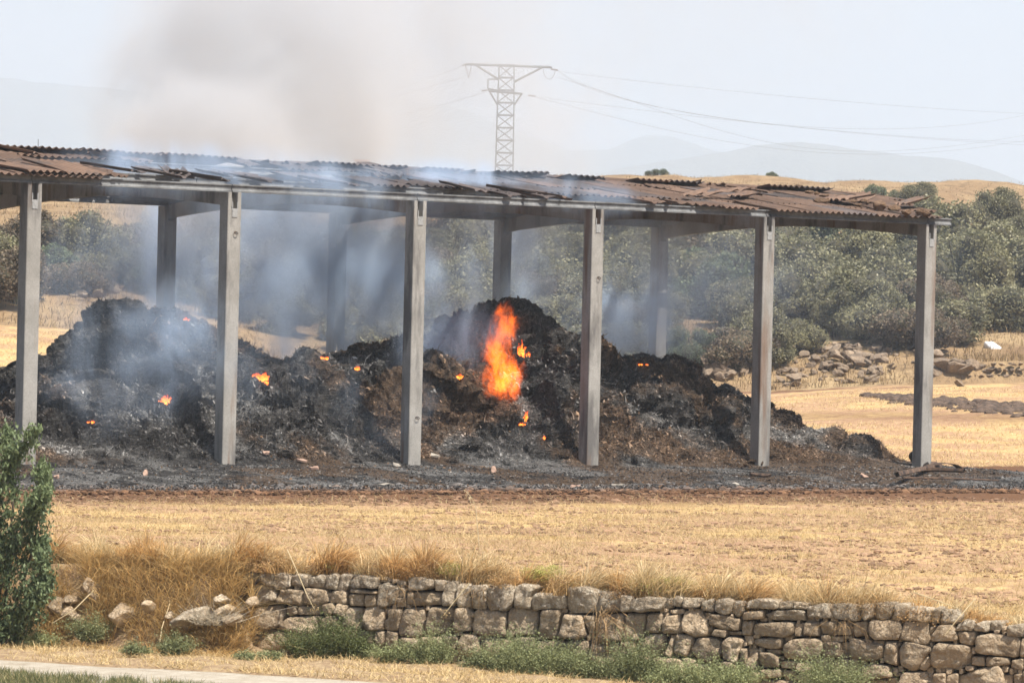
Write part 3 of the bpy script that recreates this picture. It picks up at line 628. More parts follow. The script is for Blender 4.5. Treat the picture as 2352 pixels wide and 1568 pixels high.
# torn, singed straw bristling from the heap
n = 70000; u = r2.uniform(-7, 26, n); v_ = -1.2+6.4*r2.random(n); h = heap_h(u, v_); k = h > .15; u, v_, h = u[k], v_[k], h[k]; n = len(u)
ix = np.clip(((u+8)/36*(nu-1)).round().astype(int), 0, nu-1); jx = np.clip((((v_+4.6)/15.0)**.8*(nv-1)).round().astype(int), 0, nv-1); Pq = Q2[ix, jx]
P = np.stack([P1[0]+Pq[:, 0]*UX-Pq[:, 1]*UY, P1[1]+Pq[:, 0]*UY+Pq[:, 1]*UX, Pq[:, 2]], 1); c = hay_col(Pq, 0*u+.2)*r2.uniform(.5, 2.0, n)[:, None]
L = np.stack([.9+r2.normal(size=n)*1.0, -1.2+r2.normal(size=n)*.8], 1); B_ = blades(P, r2.gamma(2.5, .035, n)+.02, .02, L, c, 2, r2)
bristle = Geo(); bristle.add(*B_); ob('singed_straw', bristle.mesh('singed_straw', FLAKE), kind='stuff', label='singed straw fibres bristling from the burnt heap', cat='burnt straw')
n = 52000; u = r2.uniform(-7, 25.5, n); v_ = -0.6+5.6*r2.random(n); h = heap_h(u, v_); k = h > .2; u, v_ = u[k], v_[k]; n = len(u)
ix = np.clip(((u+8)/36*(nu-1)).round().astype(int), 0, nu-1); jx = np.clip((((v_+4.6)/15.0)**.8*(nv-1)).round().astype(int), 0, nv-1); Pq = Q2[ix, jx]+np.array([0, 0, .02])
P = np.stack([P1[0]+Pq[:, 0]*UX-Pq[:, 1]*UY, P1[1]+Pq[:, 0]*UY+Pq[:, 1]*UX, Pq[:, 2]], 1); c = hay_col(Pq, 0*u+.1)*r2.uniform(.4, 1.5, n)[:, None]
D_ = np.stack([.8+r2.normal(size=n)*.5, -.4+r2.normal(size=n)*.6, -.8+r2.normal(size=n)*.45], 1); V_, F_, C_ = leaves(P, np.minimum(r2.gamma(2.2, .024, n)+.02, .16), c, r2, .5, 1.0, D_)
ob('hay_flakes', mesh('hay_flakes', V_, F_, FLAKE, C_), kind='stuff', label='torn flakes of charred hay peeling off the heap', cat='burnt hay')
bpy.context.view_layer.update()
def hit(px, py, off=0.0):
    o_ = Vector((0, 0, CZ)); d_ = Vector(unproj(px, py, 1.0)) - o_; d_.normalize(); ok, lo_, no_, _ = hp.ray_cast(o_, d_)
    if ok and lo_.y < 118: return unproj(px, py, lo_.y-off)
    return hit0(px, py, off)
def hit0(px, py, off=0.0):
    for Y in np.arange(82, 122, 0.12):
        p_ = unproj(px, py, Y); u, v_ = touv(p_[0], p_[1])
        if v_ > -4.4 and p_[2] < heap_h(np.array(u), np.array(v_))+.02: return unproj(px, py, Y-off)
    u = U_at(px, VC, py); return unproj(px, py, uvw(u, VC)[1])
# ------------------------------------------------------------------ fire
BALL = {}
def ball(mat, name):
    k = (mat.name, name)
    if k not in BALL: BALL[k] = mesh(name, ICO[3][0], ICO[3][1], mat)
    return BALL[k]
def flame(px, py, wpx, hpx, label, big=False, amt=1.0, tilt=0.0, dep=None, off=.25):
    p_ = hit(px, py+(0 if big else hpx*.3), .06 if not big else off); s_ = p_[1]/FPX
    if not big:
        r = np.random.default_rng(int(px*7+py)); g = Geo(); wm, hm = wpx*s_*1.15, hpx*s_*1.25
        for k in range(int(3+wpx/7)):
            x0 = r.uniform(-.5, .5)*wm; h_ = hm*r.uniform(.35, 1)*(1-abs(x0)/wm); ww = max(.018, min(wm, hm)*.22)*r.uniform(.5, 1)
            pts = [(x0+r.normal()*.3*ww, r.normal()*.02, -.35*h_), (x0+r.normal()*.4*ww, 0, 0), (x0+r.normal()*.8*ww+tilt*h_*-.3, 0, .3*h_), (x0+r.normal()*ww+tilt*h_*-.65, 0, .65*h_)]
            V, F = tube(pts, [ww*.5, ww, ww*.7, ww*.08], 7); t_ = np.repeat([.0, .1, .5, 1.0], 7); g.add(V, F, np.stack([t_, t_, t_], 1))
        return ob('flame', g.mesh('flame', TONGUE, True), loc=p_, rot=(0, tilt, 0), scale=(.62, .62, .62), label=label, cat='fire', group='flames in the burning hay')
    o = ob('flame', ball(FLAME if big else FLAME_S, 'flame'), loc=p_, rot=(0, tilt, 0), scale=(wpx*s_/2, dep or wpx*s_/2, hpx*s_/2), label=label, cat='fire', group='flames in the burning hay')
    o.color = (amt, amt, amt, 1); return o
flame(1160, 752, 80, 130, 'upper tongue of the tallest orange flame, at the heap top', True, 1.3, off=.5)
flame(1138, 815, 85, 150, 'middle of the tallest flame, wide orange curtain', True, 1.5, -.15, off=.6)
flame(1158, 868, 115, 140, 'wide bright foot of the tallest orange flame', True, 2.0, .2, off=.5)
flame(1196, 785, 22, 80, 'thin bright flame along the bale edge right of the tallest flame', False, 1.6, -.45)
flame(1212, 805, 14, 34, 'small flame at the lower end of the burning bale edge', False, 1.8)
flame(1054, 858, 26, 26, 'small flame left of the dark lump beside the tallest flame', False, 1.5)
flame(1207, 946, 22, 42, 'red flame below the tallest flame', False, 1.0)
flame(1200, 970, 22, 14, 'small ember flame lowest under the tallest flame', False, 1.5)
flame(1249, 998, 10, 24, 'tiny ember right of and below the tallest flame', False, 1.8)
flame(597, 855, 46, 42, 'dull red glow just right of the second post', False, .7)
flame(611, 866, 14, 42, 'narrow bright flame right of the second post', False, 2.0)
flame(209, 963, 22, 20, 'bright little flame low between the first two posts', False, 2.2)
flame(380, 905, 28, 46, 'red flame in the cleft left of the second post', False, .9)
flame(373, 918, 24, 10, 'thin ember line under the red flame left of the second post', False, 2.0)
flame(424, 728, 26, 22, 'pale orange flame on top of the left mound', False, .9)
flame(743, 818, 36, 16, 'low flame on the crest between second and third posts', False, 1.2)
flame(820, 838, 18, 28, 'red flame in a notch left of the third post', False, .9)
flame(1468, 834, 62, 10, 'thin line of flame on the lump right of the fourth post', False, 1.4)

# ------------------------------------------------------------------ smoke
def smoke(px, py, Y, rx, ry, rz, dens, label, mat=SMOKE, rot=0.0):
    p_ = unproj(px, py, Y); o = ob('smoke', ball(mat, 'smoke'), loc=p_, rot=(0, rot, .2), scale=(rx, ry, rz), kind='stuff', label=label, cat='smoke'); o.color = (dens, dens, dens, 1)
smoke(690, 640, 108, 3.4, 2.6, 3.4, 1.880, 'blue-grey smoke between the second and third posts')
smoke(420, 610, 107, 2.6, 2.4, 3.0, 1.243, 'blue smoke rising behind the left mound')
smoke(330, 830, 92.3, 2.8, 1.2, 1.3, 0.500, 'blue streak of smoke drifting up across the left mound', rot=-.75)
smoke(420, 770, 93.5, 2.0, .9, .75, 0.520, 'upper blue streak of smoke near the top of the left mound', rot=-.6)
smoke(300, 890, 91.0, 1.9, .8, .9, 0.292, 'low blue wisp of smoke across the middle of the left mound', rot=-1.0)
smoke(480, 690, 95.0, 1.6, 1.0, 1.2, .6, 'smoke curling off the left mound by the second post', rot=-.5)
smoke(200, 880, 90.0, 1.6, .8, 1.3, 0.525, 'wisps of smoke above the little flame')
smoke(870, 640, 109, 2.6, 2.0, 2.6, 1.521, 'smoke behind the third post')
smoke(1190, 590, 112, 1.8, 2.2, 3.0, 1.200, 'grey smoke column above the tallest flame')
smoke(1030, 790, 100.5, 2.0, 1.0, 1.3, 1.650, 'smoke left of the tallest flame', rot=-.3)
smoke(1460, 740, 111, 2.1, 1.8, 1.8, 1.350, 'blue smoke around the back post between fourth and fifth posts')
smoke(1600, 660, 112, 4.2, 2.5, 2.8, 0.300, 'thin veil of smoke between fourth and fifth posts')
smoke(520, 408, 96, 5.4, 2.2, 1.05, 1.176, 'blue smoke streaming over the burnt roof on the left', rot=.06)
smoke(1120, 435, 101, 4.6, 2.2, .85, 1.092, 'blue smoke streaming over the middle of the roof', rot=.06)
smoke(780, 510, 101, 6.2, 2.0, 1.6, 0.683, 'smoke gathered under the roof beams')
smoke(1350, 530, 108, 4.4, 2.0, 1.2, 0.480, 'thin smoke under the roof right of the middle')
smoke(880, 930, 97, 1.8, .9, 1.6, 0.315, 'faint smoke low behind the third post')
smoke(1300, 700, 112, 5.5, 2.2, 2.6, 0.195, 'thin smoke hanging behind the tallest flame')
smoke(180, 700, 106, 2.2, 2.2, 2.0, 0.240, 'thin brownish smoke left of the left mound')
smoke(620, 130, 125, 6.4, 5.5, 8.6, 0.703, 'tall grey plume rising behind the left half of the roof', SMOKE_B, .3)
smoke(1000, 60, 132, 6.6, 5, 7.0, 0.404, 'broad thin plume drifting above the shed', SMOKE_B, .35)
smoke(1240, 300, 128, 3.8, 3.5, 5.2, 0.282, 'faint brownish plume in front of the pylon', SMOKE_B, .25)
smoke(1600, -40, 138, 10.0, 6, 6.5, 0.084, 'thin brownish veil high above the roof', SMOKE_B)
smoke(450, 350, 120, 4.4, 3.5, 3.6, 1.157, 'dense grey smoke above the left end of the roof', SMOKE_B)
smoke(300, 600, 104, 2.8, 2.2, 2.4, .35, 'thin smoke between the first and second posts under the roof')
smoke(560, 850, 95, 3.2, 1.0, 1.6, .16, 'veil of blue smoke over the pile around the second post')
smoke(400, 130, 124, 3.2, 3.5, 5.0, 0.321, 'ragged left edge of the tall grey plume', SMOKE_B, .15)
smoke(820, 230, 127, 4.4, 4.0, 4.4, 0.298, 'lower right billow of the grey plume', SMOKE_B, .5)
smoke(1950, 640, 165, 16, 6, 5.0, .012, 'faint smoke haze in front of the bushes at the right')
smoke(1100, 640, 150, 14, 6, 5.0, .03, 'faint smoke haze in front of the bushes in the middle')
smoke(360, 800, 93.0, 3.0, 1.0, 2.0, 0.525, 'wide thin veil of blue smoke over the left mound')
# ------------------------------------------------------------------ near dry stone wall, stone by stone
PAN = {'A': (950, 2150, .3704), 'B': (1700, 2150, .3704), 'C': (2450, 2150, .3704), 'D': (3225, 2150, .3704), 'Z': (0, 1900, .5315)}
ST = {'A': """245,395 370,390 385,510 330,525 250,480|390,410 510,368 590,410 590,540 430,555 380,490|600,405 680,380 770,400 765,530 600,515 585,460|775,430 890,395 960,410 945,540 860,535 770,510|960,410 1050,390 1110,420 1085,560 960,545|1120,410 1170,390 1235,410 1215,530 1150,580 1090,560|1245,420 1350,400 1540,430 1530,555 1215,535|1545,435 1610,430 1680,480 1550,490|1850,440 2000,415 2110,450 2125,530 2040,570 1850,560|2125,460 2250,460 2225,585 2140,580|190,505 440,570 435,665 220,740 155,715|470,545 720,570 710,730 440,700|740,540 970,560 990,680 900,725 725,715|1020,570 1190,575 1195,715 1000,700|1210,610 1370,600 1380,730 1230,730|1385,620 1505,620 1505,730 1385,745|1225,550 1515,580 1510,605 1215,590|1530,510 1620,495 1730,530 1730,700 1590,750 1525,720|1850,580 1925,590 1900,720 1830,720|1925,580 2220,590 2200,720 1905,735|330,680 430,680 430,715 330,725|340,515 395,515 395,550 345,545|170,755 480,730 525,780 500,930 330,990 175,930|535,735 640,735 655,820 570,850 530,820|665,735 900,730 895,830 665,830|920,720 1020,705 1055,760 1020,835 940,835 905,770|1075,710 1190,730 1150,860 1040,820|550,850 895,850 900,1075 760,1060 460,970|920,870 1000,840 1090,870 1110,1000 900,1020|1210,750 1360,770 1355,1000 1150,960 1150,860|1390,745 1510,745 1595,790 1590,990 1400,1000 1360,900|1640,770 1800,770 1755,1000 1610,1000 1595,890 1640,870|1820,770 2030,760 2030,960 1990,1080 1760,1060 1770,900|1330,1010 1470,1010 1470,1145 1310,1140|1490,1010 1590,1010 1590,1130 1550,1190 1480,1130|1620,1010 1745,1020 1730,1195 1600,1190 1590,1100|1765,1070 1960,1085 1960,1235 1750,1220|1980,1075 2200,1070 2190,1230 2150,1250 1975,1230|300,1030 500,1010 570,1080 480,1200 220,1210 205,1130|1310,1170 1500,1165 1525,1250 1490,1355 1260,1340|1560,1220 1700,1195 1780,1260 1780,1340 1540,1340|1790,1240 1860,1240 1840,1330 1790,1320|1880,1250 1960,1240 2000,1380 1840,1370|60,770 140,770 155,840 95,890 55,840|100,850 165,840 165,940 110,950|140,1060 175,1050 180,1160 130,1160|190,990 280,985 260,1060 190,1050|360,1000 410,990 410,1020 355,1020|420,975 470,970 470,1005 420,1005""",
'B': """245,480 340,475 345,740 200,750 195,640|370,500 500,490 500,745 375,750 350,640|515,510 680,510 665,770 510,765|700,520 900,505 980,540 970,700 900,775 700,770 680,620|985,510 1130,505 1215,530 1160,600 1155,750 980,750|1190,590 1500,610 1540,640 1525,755 1165,765|1560,540 1700,530 1880,570 1840,790 1620,810 1545,760|1890,570 2120,590 2140,700 2100,800 1845,800|70,750 330,760 310,1040 20,1030 30,920|350,760 490,760 500,1000 330,1010 315,950|560,780 880,790 890,1060 560,1040 520,950|915,760 1215,770 1215,1050 990,1040 960,1085 915,1070|1270,780 1480,775 1420,1090 1235,1080 1250,900|1500,830 1720,830 1740,1060 1660,1090 1430,1080 1470,950|1735,835 1850,835 1850,1100 1790,1090|1860,840 2150,830 2150,1110 1860,1115|230,1060 370,1070 310,1250 165,1240|420,1035 570,1060 610,1290 580,1315 350,1240 345,1150|640,1090 780,1065 960,1100 960,1180 800,1260 640,1280 615,1170|970,1070 1190,1070 1195,1200 1130,1250 970,1150|1210,1110 1320,1110 1300,1230 1200,1230|1340,1110 1515,1110 1510,1240 1310,1250|1570,1100 1770,1110 1775,1270 1640,1290 1560,1200|1790,1150 1960,1160 1960,1420 1780,1400 1775,1280|1980,1140 2110,1140 2110,1240 1990,1230|280,1240 350,1230 345,1350 285,1350|310,1010 400,1005 420,1055 310,1060|370,1330 570,1330 570,1450 300,1440|590,1320 800,1280 860,1350 850,1480 590,1470|130,1260 270,1270 270,1380 140,1360|1740,1440 1900,1440 1910,1530 1760,1540|1690,1330 1770,1320 1750,1400 1680,1400|510,1020 560,1030 570,1060 515,1050|1190,1070 1290,1080 1300,1100 1200,1095""",
'C': """100,620 215,640 180,800 90,790|190,680 380,630 560,650 555,770 300,810 190,790|580,660 650,655 650,760 570,765|660,640 755,640 755,745 660,745|770,650 965,650 940,750 760,750|970,680 1095,660 1100,800 960,790|1110,680 1240,645 1310,690 1275,820 1200,830 1110,780|1290,690 1420,680 1430,790 1370,860 1285,800|1470,690 1560,650 1800,670 1795,770 1460,755|1815,690 1960,680 1960,770 1805,770|1970,690 2130,700 2100,770 1970,770|165,815 365,825 345,1060 270,1115 130,1100|390,820 550,810 540,1020 365,1025|570,850 720,830 755,990 740,1030 545,1030|790,800 950,770 1050,970 1040,1060 900,1065 770,1010 755,890|1060,830 1200,830 1385,880 1360,1005 1180,980 1045,930|1420,800 1650,780 1640,870 1410,885|1660,830 1770,785 2085,785 2090,890 1760,885|620,780 780,765 785,820 640,820|1410,900 1540,900 1510,1050 1400,1040|1560,920 1960,910 1960,1030 1850,1080 1530,1040|1975,930 2050,930 2050,1055 1975,1055|2090,910 2245,910 2240,1060 2070,1050|400,1045 570,1040 580,1180 480,1285 310,1270 310,1150|640,1050 680,1045 660,1230 640,1285 575,1260|700,1040 860,1060 880,1130 800,1280 665,1240|940,1075 1160,1095 1190,1240 1090,1360 900,1290 845,1200|1070,1050 1110,985 1240,1000 1220,1080|1260,1060 1420,1100 1400,1180 1340,1350 1200,1300 1190,1130|1420,1060 1530,1060 1530,1150 1470,1160|1560,1090 1840,1080 1840,1190 1700,1200 1535,1150|1390,1190 1450,1200 1440,1380 1375,1360|1480,1200 1580,1200 1580,1400 1545,1425 1445,1410|1600,1240 1720,1235 1800,1290 1800,1390 1620,1395 1590,1320|1650,1210 1830,1200 1830,1260 1740,1250|1960,1090 2200,1080 2280,1150 2260,1290 2060,1325 1860,1290 1850,1150|1830,1330 2000,1330 1970,1410 1830,1400|2010,1340 2140,1350 2150,1410 2080,1460 1980,1420|1610,1420 1820,1420 1825,1500 1610,1520|1840,1430 1980,1430 1960,1495 1835,1500|430,1300 740,1300 800,1400 800,1568 560,1560|760,1290 910,1320 860,1420 790,1400|1500,1450 1600,1450 1600,1568 1480,1568|1610,1530 1900,1530 2000,1600 1610,1620|1000,810 1060,810 1060,835 1010,840|1590,860 1680,860 1670,900 1600,900|1860,1060 1960,1050 1960,1080 1870,1120|1260,1010 1400,1010 1400,1045 1260,1045""",
'D': """20,740 240,715 285,860 20,865|245,720 440,705 600,740 590,890 330,870 290,850|610,720 735,710 735,850 640,895 600,850|745,710 950,695 930,830 870,880 760,870|960,710 1120,710 1090,880 940,880|1130,740 1370,760 1340,900 1095,890|1360,790 1460,740 1440,930 1355,930|1460,770 1600,770 1680,830 1650,920 1460,930|1640,930 1720,870 1800,890 1790,1000 1620,990|1820,930 1980,900 1960,1010 1820,1000|1990,900 2130,900 2110,1010 1980,990|2180,950 2350,930 2350,1070 2170,1060|160,900 330,900 330,1050 175,1040|340,900 500,910 500,1050 340,1050|520,910 670,900 665,1040 540,1070|700,880 1000,900 1035,1000 1000,1100 760,1100 680,1040|1060,900 1320,910 1330,1160 1220,1140 1040,1090|1340,960 1410,940 1370,1020 1335,1050|1430,950 1580,930 1630,1060 1630,1110 1350,1120 1345,1060|1640,1010 1820,1010 1830,1080 1800,1160 1660,1130|1840,1060 2000,1030 2310,1080 2290,1290 1830,1240|500,1080 840,1150 840,1280 740,1330 480,1290|600,1095 715,1100 715,1140 600,1130|730,1105 850,1110 840,1160 730,1150|860,1120 970,1120 990,1230 980,1380 840,1330|1050,1110 1200,1145 1360,1190 1220,1400 1150,1430 1010,1370 1005,1200|1420,1130 1780,1170 1780,1360 1640,1420 1370,1400 1365,1250|1290,1290 1350,1280 1340,1370 1280,1430 1220,1410|1800,1280 1930,1285 1930,1385 1790,1370|1950,1280 2080,1285 2200,1300 2200,1370 1945,1385|2220,1320 2351,1300 2351,1430 2215,1400|2330,1090 2400,1090 2400,1290 2310,1280|1060,1450 1300,1450 1350,1600 990,1600|1380,1470 1500,1460 1500,1590 1380,1590|1530,1480 1640,1460 1640,1590 1515,1590|1650,1490 1900,1400 2100,1380 2150,1590 1650,1590|600,1350 900,1380 930,1500 600,1540 590,1420|930,1400 990,1410 990,1500 950,1480|280,1065 410,1065 410,1120 290,1120|160,1050 260,1050 260,1130 170,1120|2240,1470 2351,1460 2351,1590 2250,1590"""}
def wallpt(px, py, q=0.0):
    t = unproj(px, py, 1.0); s_ = t[0]; Y = (S0 - q)/(1+0.42*s_); return unproj(px, py, Y)
WN = np.array([-0.42, -1.0, 0]); WN /= np.linalg.norm(WN)       # wall faces the camera
r3 = np.random.default_rng(77)
def stone_mesh(poly, mat, depth=.28, bulge=.05, q=0.0, nr=18):
    P = np.array([wallpt(px, py, q) for px, py in poly]); c = P.mean(0); P = c + (P-c)*1.03
    # resample the outline and round its corners
    n = len(P); pts = []
    for i in range(n):
        a_, b_ = P[i], P[(i+1) % n]
        pts += [a_*.92+b_*.08, a_*.5+b_*.5, a_*.08+b_*.92]
    L = np.array(pts); d_ = np.linalg.norm(np.diff(np.vstack([L, L[:1]]), axis=0), axis=1); cs = np.concatenate([[0], np.cumsum(d_)]); tt = np.linspace(0, cs[-1], nr, endpoint=False)
    Lc = np.vstack([L, L[:1]]); O = np.stack([np.interp(tt, cs, Lc[:, k]) for k in range(3)], 1)
    sd = r3.uniform(0, 90); size = np.linalg.norm(O-c, axis=1).mean()
    O = c + (O-c)*(1+.07*vn(O*14+sd)[:, None])
    tl = r3.normal(size=2)*.14; ax = np.array([1, -.42, 0]); ax /= np.linalg.norm(ax)
    V = []
    for sc_, dp in ((.95, -depth), (1.02, -.05), (1.0, .0), (.955, .55), (.82, .85), (.55, .97), (.25, 1.0)):
        Q = c + (O-c)*sc_; rel = Q-c; off = dp*bulge*min(1, size/.14) if dp >= 0 else dp
        off = off + (rel@ax*tl[0] + rel[:, 2]*tl[1])*(dp > .3)
        nz_ = (fbm(Q*6+sd, 4, .65)*.055 + .02*ridg(Q*9+sd, 2))*(dp >= 0) * min(1, size/.12)
        V.append(Q + WN[None]*(off+nz_)[:, None] if np.ndim(off) or np.ndim(nz_) else Q+WN*off)
    K = len(V); V.append((c + WN*(bulge*min(1, size/.14)+.01))[None]); V = np.vstack(V)
    F4 = np.array([[k*nr+i, (k+1)*nr+i, (k+1)*nr+(i+1) % nr, k*nr+(i+1) % nr] for k in range(K-1) for i in range(nr)])
    F3 = np.array([[(K-1)*nr+i, K*nr, (K-1)*nr+(i+1) % nr] for i in range(nr)])
    # caps are flat at the back only where never seen
    return V, [F3[:, ::-1] if False else F3, F4]
wall = ob('dry_stone_wall', None, loc=tuple(wallpt(1500, 1500)*np.array([1, 1, 0]) + np.array([0, 0, -1.1])), label='dry stone retaining wall of rough limestone blocks in front of the stubble field', cat='wall')
wl = np.array(wall.location)
polys = []
for k, tx in ST.items():
    ox, oy, sc_ = PAN[k]
    for s_ in tx.split('|'):
        polys.append([((ox+float(a.split(',')[0])*sc_)/1.7415, (oy+float(a.split(',')[1])*sc_)/1.7415) for a in s_.split()])
topy = lambda x: np.interp(x, [585, 620, 880, 1180, 1300, 1400, 1720, 2000, 2100, 2230, 2352, 2800], [1330, 1312, 1326, 1342, 1358, 1362, 1374, 1385, 1392, 1425, 1440, 1480])
boty = lambda x: np.interp(x, [585, 880, 1176, 2352, 2800], [1492, 1522, 1560, 1650, 1690])
def inside(poly, x, y):
    c = False; n = len(poly)
    for i in range(n):
        x1, y1 = poly[i]; x2, y2 = poly[(i+1) % n]
        if (y1 > y) != (y2 > y) and x < (x2-x1)*(y-y1)/(y2-y1)+x1: c = not c
    return c
# coverage raster at 3 px
gx0, gx1, gy0, gy1, st_ = 585, 2800, 1300, 1700, 3
nx_, ny_ = (gx1-gx0)//st_, (gy1-gy0)//st_; cov = np.zeros((nx_, ny_), bool)
def mark(poly):
    xs = [p[0] for p in poly]; ys = [p[1] for p in poly]
    for i in range(max(0, int((min(xs)-gx0)//st_)), min(nx_, int((max(xs)-gx0)//st_)+1)):
        for j in range(max(0, int((min(ys)-gy0)//st_)), min(ny_, int((max(ys)-gy0)//st_)+1)):
            if inside(poly, gx0+i*st_+1.5, gy0+j*st_+1.5): cov[i, j] = True
for p in polys: mark(p)
for i in range(nx_):
    x = gx0+i*st_; a_ = int((topy(x)+5-gy0)//st_); b_ = int((boty(x)-gy0)//st_); cov[i, :max(a_, 0)] = True; cov[i, b_:] = True
fill = []
for mw, mh, lo in ((17, 13, 9), (11, 9, 6), (8, 7, 3), (5, 5, 2)):
    for j in range(0, ny_):
        i = 0
        while i < nx_:
            if not cov[i, j]:
                W_, H_ = int(r3.integers(max(lo, mw*2//3), mw+1)), int(r3.integers(max(lo, mh*2//3), mh+1))
                if i+W_ < nx_ and j+H_ < ny_ and not cov[i:i+W_, j:j+H_].any():
                    jt = lambda: r3.uniform(-1.2, 1.2)
                    x0, y0, x1, y1 = gx0+i*st_+1, gy0+j*st_+1, gx0+(i+W_)*st_-1, gy0+(j+H_)*st_-1
                    fill.append([(x0+jt(), y0+jt()), ((x0+x1)/2+jt(), y0-1+jt()), (x1+jt(), y0+jt()), (x1+jt(), y1+jt()), ((x0+x1)/2, y1+1+jt()), (x0+jt(), y1+jt())]); cov[i:i+W_, j:j+H_] = True; i += W_; continue
            i += 1
area = lambda p: (max(a[0] for a in p)-min(a[0] for a in p))*(max(a[1] for a in p)-min(a[1] for a in p))
fill.sort(key=lambda p: -area(p)*(1 if p[0][0] < 2400 else .3))
npart = 292-len(polys); chink = Geo()
for i, p in enumerate(polys+fill):
    top = min(a[1] for a in p) < topy(p[0][0]) + 26
    big = area(p) > 500
    V, F = stone_mesh(p, None, .26 if big else .2, .055 if big else .03, q=(r3.uniform(-.02, .05) if big else r3.uniform(-.03, .03)), nr=26 if big else 12)
    if top: V[:, 2] += .02*fbm(V*6, 2)
    if i < len(polys)+npart: ob('stone', mesh('stone', V-wl, F, ROCKL if top else ROCK, None, True), wall)
    else: chink.add(V-wl, F)
if chink.n: ob('chink_stones', chink.mesh('chink_stones', ROCK, True), wall, kind='stuff')
# dark rubble core behind the face
g = Geo(); xs = np.linspace(588, 2800, 90)
A = np.array([wallpt(x, topy(x)+9, -.10) for x in xs]); B = np.array([wallpt(x, boty(x)+12, -.10) for x in xs]); A2 = A-WN*.25; B2 = B-WN*.25
V = np.stack([A, B, A2, B2], 1); n = len(xs); i = np.arange(n-1)*4
g.add(V.reshape(-1, 3)-wl, np.vstack([np.stack([i, i+4, i+5, i+1], 1), np.stack([i, i+2, i+6, i+4], 1), np.array([[0, 1, 3, 2]])])); ob('rubble_core', g.mesh('rubble_core', CORE), wall)

# fallen stones on the collapsed bank at the left
Z = PAN['Z']
def zpx(a, b): return (Z[0]+a*Z[2])/1.7415, (Z[1]+b*Z[2])/1.7415
bb = [((1480, 1075, 190, 105, .5), 'largest pale boulder of the collapsed wall end'), ((1755, 1085, 95, 60, .3), 'wedge-shaped boulder between the largest one and the wall end'), ((1670, 938, 58, 38, .2), 'small rounded stone on top of the largest boulder'), ((1690, 1020, 60, 45, .28), 'grey stone leaning against the right side of the largest boulder'), ((690, 870, 60, 90, .25), 'upright grey stone half buried in dry grass on the bank'), ((550, 935, 55, 32, .25), 'flat grey slab jutting from the bank'), ((430, 985, 85, 75, .3), 'grey boulder low on the bank beside the leafy shrub'), ((515, 1040, 60, 55, .2), 'second grey stone low on the bank, right of the first'), ((910, 1055, 85, 80, .3), 'round grey boulder behind the pale dead twigs'), ((1270, 1060, 35, 28, .15), 'little brown stone left of the largest boulder'), ((1110, 990, 50, 40, .2), 'brown stone peeping out of dry grass on the bank'), ((560, 1090, 55, 40, .2), 'low stone at the foot of the bank beside a green weed'), ((1890, 960, 40, 50, .18), 'narrow stone against the top of the broken wall end')]
for i, ((zx, zy, zw_, zh, dp), lb) in enumerate(bb):
    px, py = zpx(zx, zy); q = np.interp(py, [1290, 1480], [.1, 1.25]); p_ = wallpt(px, py, q); k = p_[1]/FPX*.5315/1.7415
    me = rockmesh('boulder', 200+i, 3, ROCKL if i in (0, 2) else ROCK, .16, (1, 1, 1), True, 14, .45); sq = (zw_*k, dp, zh*k)
    ob('boulder', me, loc=tuple(p_+np.array([0, dp*.4, 0])), rot=(0, r3.uniform(-.1, .1), -.35), scale=(sq[0], sq[1], sq[2]*1.35), label=lb, cat='boulder', group='fallen stones of the collapsed wall')
g = Geo()
ol = ob('broken_wall_edge', None, loc=tuple(wallpt(470, 1300, -.8)), label='broken top course of the old wall showing through dry grass on the left bank', cat='wall')
for i, (zx, zy, zw_, zh) in enumerate(((1320, 660, 60, 26), (1430, 655, 55, 16), (1530, 665, 60, 18), (1640, 690, 60, 26), (1740, 690, 60, 24), (1840, 705, 60, 30), (1920, 700, 50, 22), (400, 640, 60, 22), (720, 640, 30, 14), (1000, 660, 60, 30), (1150, 640, 40, 22), (1220, 635, 40, 20), (310, 640, 45, 20), (560, 720, 50, 28))):
    px, py = zpx(zx, zy+4); p_ = wallpt(px, py, -.75); k = p_[1]/FPX*.5315/1.7415
    ob('stone', rockmesh('stone', 300+i, 2, ROCKL, .25, (1, 1, 1)), ol, loc=tuple(p_-np.array(ol.location)), rot=(0, .05, -.3), scale=(zw_*k, .2, zh*k*1.4))

# ------------------------------------------------------------------ rubble, terrace wall and clods behind the shed
FR = [rockmesh('rubble_stone', 500+k, 3, ROCKF, .10, (1, .8, .62), False, 16, .3) for k in range(7)]
def ground_hit(px, py, y0=150, y1=260):
    for Y in np.arange(y0, y1, .25):
        p_ = unproj(px, py, Y)
        if p_[2] <= float(gz(p_[0], Y)): return p_
    return unproj(px, py, y1)
def rubble(name, cx, cy, rxp, ryp, n, smin, smax, label, seed):
    r = np.random.default_rng(seed); base = ground_hit(cx, cy+ryp*.5); t = ob(name, None, loc=tuple(base), label=label, cat='rubble', group='tumbled field stones behind the shed')
    for k in range(n):
        a_ = r.uniform(0, 2*math.pi); q = r.random()**.6; px, py = cx+rxp*q*math.cos(a_), cy+ryp*q*math.sin(a_)
        p_ = ground_hit(px, py); sz = r.uniform(smin, smax)*(1.15-.4*q)
        ob('stone', FR[int(r.integers(7))], t, loc=tuple(p_-base+np.array([0, 0, sz*.25+.30*max(0, 1-q*1.2)])), rot=(r.uniform(-.5, .5), r.uniform(-.5, .5), r.uniform(0, 6)), scale=(sz*r.uniform(.8, 1.5), sz, sz*r.uniform(.7, 1.2)))
rubble('rubble_heap', 1945, 835, 120, 50, 110, .12, .46, 'biggest heap of tumbled pale stones, between the fifth and sixth posts', 1)
rubble('rubble_heap', 1655, 858, 62, 24, 24, .18, .6, 'low group of pale slabs behind the heap left of the fifth post', 2)
rubble('rubble_heap', 1810, 872, 50, 20, 16, .12, .42, 'few scattered stones just right of the fifth post', 3)
